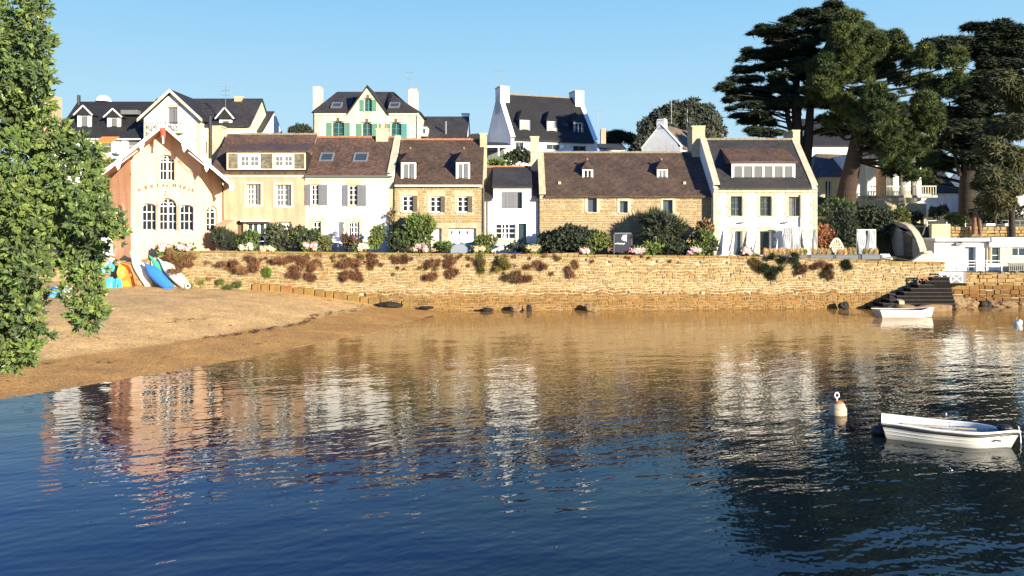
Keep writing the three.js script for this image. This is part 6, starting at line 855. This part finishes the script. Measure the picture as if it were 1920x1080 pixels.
{
  const f = (px, py) => sandAt(px, py), t = (px, py, d) => P(px, py, d);
  leaning('kayak', 'white kayak standing nose up, left of the bright blue hull', 'kayak', 2.75, .78, .34, f(281, 536), t(252, 482, 53.6), -.25, paint([.80, .76, .66]), paint([.62, .58, .5]), { keelOut: true, stern: .7 });
  leaning('dinghy', 'bright orange dinghy turned on its side beside the white kayak', 'dinghy', 1.9, 1.05, .42, f(252, 538), t(236, 500, 53), -.3, paint([.36, .13, .05]), paint([.80, .28, .04]), { stern: .85, rimM: paint([.6, .28, .1]), seat: [-.2], seatM: M.orange, full: 2.4 });
  leaning('dinghy', 'green and white dinghy leaning on the wall between the blue and cream hulls', 'dinghy', 3.0, 1.0, .36, f(338, 538), t(284, 484, 53.5), -.1, paint([.05, .30, .20]), paint([.05, .30, .20]), { keelOut: true, stern: .85, stripe: paint([.75, .75, .7]) });
  leaning('kayak', 'bright blue hull lying slanted in front of the green dinghy', 'kayak', 2.6, .74, .32, f(318, 541), t(277, 500, 52.9), -.1, paint([.03, .16, .62]), paint([.03, .10, .35]), { keelOut: true, stern: .75 });
  leaning('kayak', 'cream hull leaning rightmost of the boats on the sand', 'kayak', 2.9, .72, .30, f(352, 540), t(308, 496, 53.3), .0, paint([.80, .76, .62]), paint([.7, .66, .55]), { keelOut: true, stern: .7 });
  solo('fender', keep(new THREE.TorusGeometry(.14, .05, 8, 16).translate(PX(352, 51.4), PY(536, 51.4), -51.4)), M.trim, 'small white ring at the foot of the cream hull', 'ring');
  const fold = (name, label, cat, x, y, d, w, hh, c, seed) => { const r = rng(seed), g = gridSurface(16, 10, (u, v) => { const a = (u - .5) * 2.6, q = Math.sin(v * 3.14); return [PX(x, d) + w * (u - .5) + .06 * Math.sin(u * 17 + v * 4), PY(y, d) + hh * (q - .45) * (.75 + .3 * vnoise(u * 5, v * 3, seed)) + .06 * Math.sin(u * 13 + seed), -d + .5 * (1 - v) * 1.2 - .3 + .08 * Math.sin(u * 9)]; }); return solo(name, keep(g), paint(c), label, cat); };
  fold('boat_cover', 'crumpled turquoise cover at the foot of the orange dinghy', 'cover', 212, 532, 51.6, .9, .75, [.06, .42, .60], 3); fold('boat_cover', 'crumpled turquoise cover higher up beside the road end', 'cover', 198, 502, 53, 1.0, .7, [.08, .50, .68], 4);
  leaning('kayak', 'bright blue boat half hidden behind the hanging leaves', 'boat', 2.2, .9, .4, f(108, 557), t(96, 528, 50), -.2, paint([.06, .25, .75]), paint([.05, .2, .6]), { keelOut: true, stern: .8 });
  leaning('kayak', 'white boat half hidden behind the hanging leaves, right of the blue one', 'boat', 2.2, .9, .4, f(128, 556), t(110, 528, 50.2), -.2, paint([.78, .78, .80]), paint([.6, .6, .6]), { keelOut: true, stern: .8 });
  solo('white_drum', keep(new THREE.CylinderGeometry(.45, .45, 1.2, 16).translate(PX(198, 55), PY(462, 55), -55)), M.trim, 'white drum at the left corner of the pink house, behind the leaves', 'drum');
}
ground('road', poly([[PX(120, 54.2), 3.0, -54.15], [PX(262, 54.2), 3.42, -54.15], [PX(262, 60), 3.62, -60], [PX(120, 60), 3.5, -60], [PX(120, 54.2), 2.6, -54.2], [PX(262, 54.2), 2.6, -54.2]], [[0, 1, 2, 3], [4, 5, 1, 0]]), mat([.30, .26, .21], { roughness: .95 }), 'end of the lane beside the pink house');
solo('kerb', bar(P(262, 477, 55.4), P(150, 480, 55.4), .3, .16), M.quoin, 'pale stone kerb of the lane end at the foot of the pink house', 'kerb');
{ // seaweed left by the tide
  const r = rng(91), g = blades(5, 1, .10, 92, 1.5), list = [];
  for (const [off, n, w] of [[4.7, 900, .25], [7.6, 420, .6], [6.2, 120, 2.5], [2.4, 70, 1.8]]) for (let i = 0; i < n; i++) { const z = lerp(-18, -52.6, r()); let x = -40; for (let k = 0; k < 60; k++) { if (shoreDist(x, z) < off + (fbm(z * .3, off, 95, 2) - .5) * 1.2 + (r() - .5) * w) break; x += .5; } x += (r() - .5) * .4; if (vnoise(z * .35, off, 97) < .42) continue; list.push([x, z, 0.07 + .22 * r()]); }
  const im = new THREE.InstancedMesh(g, mat([.07, .045, .02], { roughness: 1 }), list.length), m = new THREE.Matrix4(); list.forEach(([x, z, s], i) => { m.makeRotationY(r() * 6.28).scale(V(s, s * .35, s)); m.setPosition(x, beachY(x, z) + .005, z); im.setMatrixAt(i, m); }); im.name = 'seaweed'; tag(im, 'dark wrack of seaweed scattered in lines along the sand', 'seaweed', null, 'stuff'); im.castShadow = true; scene.add(im);
}
// rocks at the foot of the walls
const rockM = mat([.30, .20, .10], { map: T.stone, bumpMap: T.stoneB, bumpScale: .03, roughness: .9 }), rockD = mat([.016, .013, .011], { map: T.stone, bumpMap: T.stoneB, bumpScale: .03, roughness: .8 });
function rock(px, py, hw, hh, d, m, label, seed) { const g = new THREE.IcosahedronGeometry(1, 4), p = g.attributes.position, q = V(); for (let i = 0; i < p.count; i++) { q.fromBufferAttribute(p, i); const k = .45 + 1.0 * fbm(q.x * 1.7 + seed * 3, q.y * 1.9 + q.z * 2.3, seed, 3); p.setXYZ(i, q.x * k * hw / FOC * d, q.y * k * hh / FOC * d, q.z * k * hw / FOC * d * .7); } g.translate(PX(px, d), PY(py, d), -d); return solo('rock', g, m, label, 'rock'); }
rock(730, 572, 22, 6, 52.7, rockD, 'dark flat rock at the foot of the wall where the sand ends', 1); rock(800, 577, 14, 3, 52.6, rockD, 'low dark rock at the water edge, right of the flat rock', 2); rock(913, 581, 12, 4, 52.7, rockD, 'dark rock at the waterline below the garage', 3); rock(992, 579, 5, 8, 53, rockD, 'small upright dark rock at the waterline below the narrow house', 4); rock(968, 578, 10, 7, 52.9, rockM, 'brown rock at the waterline beside the small dark one', 5); rock(1110, 577, 14, 8, 53.2, rockM, 'brown bulging rock at the waterline below the barn', 6); rock(1582, 575, 9, 9, 54.3, rockD, 'dark round lump standing in for a dark recess at the waterline left of the steps', 7);  // last one is a dark lump added where the wall has a dark recess
rock(1788, 570, 20, 15, 55.6, rockM, 'large golden rock right of the dark steps', 8); rock(1760, 573, 20, 10, 55, rockD, 'dark weedy rock at the right foot of the steps', 9); rock(1815, 570, 22, 12, 55.8, rockM, 'golden low rock beside the large golden rock', 10); rock(1848, 572, 13, 9, 56.2, rockD, 'dark rock at the quay foot, rightmost dark one', 11); rock(1880, 572, 24, 9, 56.2, rockM, 'golden low rock at the quay foot near the right edge', 12); rock(1690, 578, 26, 8, 53.6, rockM, 'golden slab rock below the dark steps', 13); rock(1725, 577, 22, 8, 53.8, rockD, 'dark rock between the slab and the steps', 14); rock(1912, 574, 20, 8, 56.3, rockM, 'golden rock at the quay foot, at the right edge', 15);
{ // dark stone steps: the near-black colour holds wet weed and painted shade
  const h = thing('stone_steps', 'dark weedy stone steps going down from the quay to the water', 'steps', V(PX(1710, 54.4), 0, -54.4)), m = mat([.012, .010, .010], { map: T.stone, bumpMap: T.stoneB, bumpScale: .02, roughness: .95, specularIntensity: .4 }), mt = mat([.045, .038, .038], { map: T.stone, bumpMap: T.stoneB, bumpScale: .02, roughness: .9 }), n = 9;
  for (let i = 0; i < n; i++) { const y = lerp(.15, 2.15, i / (n - 1)), xa = lerp(PX(1632, 54.4), PX(1748, 54.4), i / (n - 1)); part(h, 'step', box(xa + .002 * i, PX(1772, 55), y - (i ? .249 : 1), y, -55.1 - .02 * i, -53.6 - .11 * i), m); part(h, 'tread', box(xa - .02, PX(1772, 55) - .003, y + .003, y + .06, -55.1 - .02 * i, -53.55 - .11 * i), mt); }
  part(h, 'cheek_wall', prismZ([[PX(1684, 53.7), -.4], [PX(1775, 53.7), -.4], [PX(1772, 54), .4], [PX(1740, 53.7), .45], [PX(1690, 53.7), .15]], -53.55, -53.1), rockM);
  part(h, 'landing', box(PX(1746, 54.6), PX(1800, 55), PY(534, 55), PY(530, 55), -56.9, -54.2), m);
  part(h, 'edge_stone', prismX([[-53.55, .3], [-53.55, .62], [-54.98, 1.05], [-54.98, .3]], PX(1683, 54) - .1, PX(1690, 54)), M.quoin);
  const f = (name, label, xs, y0, y1, d, mm) => { const g = thing('gate_railing', label, 'railing', V(PX((xs[0] + xs[xs.length - 1]) / 2, d), PY(y1, d), -d)), q = []; for (const x of xs) part(g, 'post', bar(P(x, y1 + 3, d), P(x, y0, d), .07), mm); for (const y of [y0, y0 + (y1 - y0) * .18, y1]) part(g, 'rail', bar(P(xs[0], y, d - .04), P(xs[xs.length - 1], y, d - .04), .07, .07), mm); for (let i = 0; i < xs.length - 1; i++) part(g, 'cross_brace', [bar(P(xs[i], y0 + 3.4, d - .08), P(xs[i + 1], y1, d - .08), .05), bar(P(xs[i], y1, d - .075), P(xs[i + 1], y0 + 3.4, d - .075), .05)], mm); };
  f('a', 'white railing with crossed bars above the dark steps', [1761, 1782, 1804], 511, 531, 54.9, M.trim); f('b', 'rusty thin railing with crossed bars on the wall left of the dark steps', [1721, 1736, 1750], 518, 535, 54.7, M.rust);
  solo('dark_panel', box(PX(1770, 56.6), PX(1807, 56.6), PY(534, 56.6), PY(509, 56.6), -56.7, -56.3), M.greyD, 'dark opening panel behind the white crossed railing', 'panel');
  const rl = thing('handrail', 'thin white wire railing before the beach building', 'railing', V(PX(1800, 57.3), 2.4, -57.3)), xs = [1752, 1762, 1774, 1811, 1831, 1850, 1878]; for (const x of xs) part(rl, 'post', bar(P(x, 508, 57.3), P(x, 489, 57.3), .05), M.trim); part(rl, 'rail', [489, 494.5, 500].map(y => bar(P(1750, y, 57.35), P(1880, y, 57.35), .04)), M.trim);
  const bl = thing('balustrade', 'small dark barred balustrade at the right end of the beach building', 'railing', V(PX(1905, 57.5), 2.4, -57.5)); part(bl, 'rail', [box(PX(1890, 57.5), PX(1960, 57.5), PY(494.5, 57.5), PY(493, 57.5), -57.6, -57.4), box(PX(1890, 57.5), PX(1960, 57.5), PY(508.5, 57.5), PY(507, 57.5), -57.6, -57.4)], M.greyD); for (let i = 0; i < 18; i++) part(bl, 'baluster', box(PX(1892 + i * 3.8, 57.5) - .03, PX(1892 + i * 3.8, 57.5) + .03, PY(507, 57.5), PY(494.5, 57.5), -57.55, -57.45), M.greyD);
}
// terrace furniture
{
  const place = ['left of the four', 'second from the left', 'third from the left', 'right of the four'];
  [[1462, 1514, 478, 489], [1520, 1562, 478, 488], [1568, 1609, 478, 487], [1616, 1650, 477.5, 486.5]].forEach(([a, b, c, e], i) => {
    const d = 55.25, h = thing('planter', 'long grey planter box on the wall top, ' + place[i], 'planter', V(PX((a + b) / 2, d), PY(e, d), -d)), o = O(a, b, c, e, d);
    part(h, 'box', [box(o.x0, o.x1, o.y0, o.y1 - .02, -d - .5, -d), box(o.x0 - .02, o.x1 + .02, o.y1 - .018, o.y1 + .02, -d - .52, -d + .03)], M.planter); part(h, 'end_post', box(o.x1 + .04, o.x1 + .2, o.y0 - .05, o.y1 - .01, -d - .45, -d - .02), M.black);
    const g = thing('ornamental_grass', 'tufts of golden ornamental grass growing in the grey planter, ' + place[i], 'grass', V((o.x0 + o.x1) / 2, o.y1, -d - .25)), bl = [], r = rng(300 + i); for (let px = a + 6; px < b - 2; px += 7 + 3 * r()) bl.push(at(px, c - 6, d + .25, .17, .24, .17, 1)); crown(g, 'plume', bl, { n: 70, geo: G.fluff, size: .17, cols: [[.72, .50, .24], [.66, .42, .18], [.6, .45, .2], [.3, .3, .1]], m: dryM, seed: 310 + i, up: .8, loose: .5, shell: .2 });
  });
  const g = thing('ornamental_grass', 'golden grass tufts under the middle door of the ribbon-dormer house', 'grass', P(1446, 478, 55.4)); crown(g, 'plume', [1436, 1444, 1452, 1460].map(px => at(px, 473, 55.4, .2, .24, .2, 1)), { n: 70, geo: G.fluff, size: .18, cols: [[.72, .5, .24], [.6, .42, .2]], m: dryM, seed: 320, up: .8, loose: .5, shell: .2 });
  const cur = (px0, px1, py0, py1, d, seed) => { const x0 = PX(px0, d), x1 = PX(px1, d), y0 = PY(py1, d), y1 = PY(py0, d); return keep(gridSurface(40, 14, (u, v) => { const pin = 1 - .25 * Math.sin(v * 3.14) * (u < .5 ? 1 : -1) * 0; return [lerp(x0, x1, u) + .05 * Math.sin(v * 5 + seed + u * 3), lerp(y0, y1, v), -d + .11 * Math.sin(u * 26 + seed) * (1 - .35 * v) + .05 * Math.sin(u * 51 + v * 3 + seed)]; })); };
  const cloth = mat([.80, .80, .80], { roughness: .9 });
  const pg = thing('pergola_curtain', 'white curtains draped from a small pergola before the dark hedge', 'curtain', P(1624, 482, 57)); part(pg, 'cloth', [cur(1608, 1622, 431, 482, 57, 1), cur(1626, 1640, 431, 482, 57, 4)], cloth); part(pg, 'frame', [bar(P(1607, 431, 57.1), P(1641, 431, 57.1), .08), bar(P(1607, 431, 57.1), P(1606, 482, 57.1), .07), bar(P(1641, 431, 57.1), P(1641, 482, 57.1), .07)], M.trim);
  const p2 = thing('pergola_curtain', 'white curtains hanging over the right door of the ribbon-dormer house', 'curtain', P(1488, 470, 56.4)); part(p2, 'cloth', [cur(1468, 1482, 427, 472, 56.2, 2), cur(1485, 1501, 427, 472, 56.2, 6), cur(1524, 1530, 430, 472, 56.2, 3)], cloth); part(p2, 'rod', bar(P(1464, 426, 56.25), P(1532, 427, 56.25), .05), M.metal);
  for (const [a, l] of [[1376, 'left'], [1421, 'middle']]) { const u = thing('folded_parasol', 'tall folded white parasol leaning beside the ' + l + ' door of the ribbon-dormer house', 'parasol', P(a, 474, 56.3)); part(u, 'canopy', rod([P(a - 6, 472, 56.3), P(a - 2, 450, 56.3), P(a + 1, 430, 56.3)], .17, .04, 9), cloth); part(u, 'pole', bar(P(a - 7, 476, 56.3), P(a + 1.3, 427, 56.3), .05), M.grey); }
  const ch = thing('deck_chair', 'white slatted deck chair at the right end of the planters', 'chair', P(1660, 486, 55.5)); part(ch, 'seat', [0, 1, 2, 3, 4].map(i => bar(P(1651 + i * 4.6, 483 + i * .6, 55.3), P(1652 + i * 4.6, 482 + i * .6, 55.9), .12, .03)), M.trim); part(ch, 'backrest', [0, 1, 2].map(i => bar(P(1650.5 + i * .5, 477 + i * 2, 55.3), P(1668 + i, 477 + i * 2, 55.5), .03, .05)), M.trim); for (const px of [1652, 1672]) part(ch, 'leg', bar(P(px, 483, 55.4), P(px, 487, 55.4), .05), M.trim);
  const wk = thing('wicker_chair', 'pale wicker lattice seat standing in front of the rusty dry shrub', 'chair', P(1568, 476, 56.8)), gg = []; const q = t => P(1556 + 34 * t, 470 - 24 * Math.sin(Math.PI * Math.min(1, t * 1.15 + .08)) + 3 * t, 56.8); for (let i = 0; i < 12; i++) gg.push(bar(q(i / 12), q((i + 1) / 12), .16, .12)); for (let i = 1; i < 9; i++) { const a = q(i / 10), b = P(1560 + 2.6 * i, 474, 56.6); gg.push(bar(a, b, .05)); } for (let k = 1; k < 4; k++) gg.push(bar(P(1558 + k, 472 - k * 5, 56.65), P(1584 - k * 4, 472 - k * 5, 56.65), .05)); part(wk, 'lattice', gg, mat([.72, .62, .45], { roughness: .9 })); for (const px of [1558, 1566, 1586]) part(wk, 'leg', bar(P(px, 478, 56.8), P(px, 470, 56.8), .07), mat([.72, .62, .45]));
  const bd = thing('information_board', 'dark blue board with white markings standing behind the wall before the barn', 'sign', P(1168, 475, 56)), o = O(1152, 1184, 439, 474, 56); part(bd, 'panel', box(o.x0, o.x1, o.y0, o.y1, -56.05, -56), mat([.010, .013, .028], { roughness: .5 })); part(bd, 'picture', prismZ([[PX(1166, 56), PY(450, 56)], [PX(1175, 56), PY(453, 56)], [PX(1175, 56), PY(440, 56)], [PX(1168, 56), PY(441, 56)], [PX(1165, 56), PY(447, 56)]], -55.998, -55.985), paintG); const r = rng(17), mk = []; for (let i = 0; i < 9; i++) { const a = 1153 + i * 2.1, y = 455 + 2 * r(); mk.push(box(PX(a, 56), PX(a + 1.7, 56), PY(y + 1 + 2 * r(), 56), PY(y, 56), -55.998, -55.985)); } part(bd, 'lettering', mk, M.trim); part(bd, 'frame', [box(o.x0 - .05, o.x0 - .002, o.y0 - .3, o.y1 + .05, -56.07, -55.97), box(o.x1 + .002, o.x1 + .05, o.y0 - .3, o.y1 + .05, -56.07, -55.97), box(o.x0, o.x1, o.y1 + .003, o.y1 + .1, -56.2, -55.9)], M.greyD);
  const pr = thing('folded_parasol', 'slim white folded parasol before the window of the narrow white house', 'parasol', P(946, 466, 56.6)); part(pr, 'canopy', rod([P(946, 448, 56.6), P(946.5, 436, 56.6), P(947, 421, 56.6)], .13, .03, 8), cloth); part(pr, 'pole', bar(P(946, 467, 56.6), P(946, 445, 56.6), .04), M.trim);
  const tb = thing('garden_table', 'round garden table under the slim folded parasol', 'table', P(946, 466, 56.4)); part(tb, 'tabletop', new THREE.CylinderGeometry(.75, .75, .05, 20).translate(PX(946, 56.4), PY(454, 56.4), -56.4), M.trim); for (const s of [-1, 1]) part(tb, 'leg', bar(V(PX(946, 56.4) + s * .4, PY(454.5, 56.4), -56.4), V(PX(946, 56.4) + s * .45, PY(468, 56.4), -56.4), .05), M.greyD);
  const rp = thing('ramp_railing', 'grey sloping handrail on the ramp before the garage door', 'railing', P(865, 470, 55.6)); for (const [x, a, b] of [[845, 446, 460], [862, 443, 456], [880, 439.5, 452]]) part(rp, 'post', bar(P(x, a, 55.6), P(x, b, 55.6), .05), M.grey); part(rp, 'rail', [bar(P(844, 446, 55.6), P(888, 438, 55.6), .05), bar(P(844, 452, 55.6), P(888, 444, 55.6), .04)], M.grey);
  solo('ramp_wall', prismZ([[PX(845, 55.7), 3.2], [PX(893, 55.7), 3.2], [PX(893, 55.7), PY(452, 55.7)], [PX(845, 55.7), PY(461, 55.7)]], -55.95, -55.75), M.greyBlue, 'pale grey sloping side wall of the garage ramp', 'wall');
  const ft = thing('garden_table', 'white garden table under the french windows of the peach house', 'table', P(496, 462, 56)); part(ft, 'tabletop', new THREE.CylinderGeometry(.5, .5, .05, 16).translate(PX(496, 56), PY(452, 56), -56), M.trim); part(ft, 'leg', bar(P(496, 452, 56), P(496, 468, 56), .08), M.trim);
  const wc = thing('parasol', 'pale open parasol before the grey-shuttered house', 'parasol', P(634, 468, 56)); part(wc, 'canopy', new THREE.ConeGeometry(1.05, .38, 8, 1, true).translate(PX(634, 56), PY(447, 56), -56), cloth); part(wc, 'pole', bar(P(634, 470, 56), P(634, 445, 56), .05), M.trim);
}
renderer.render(scene, camera);
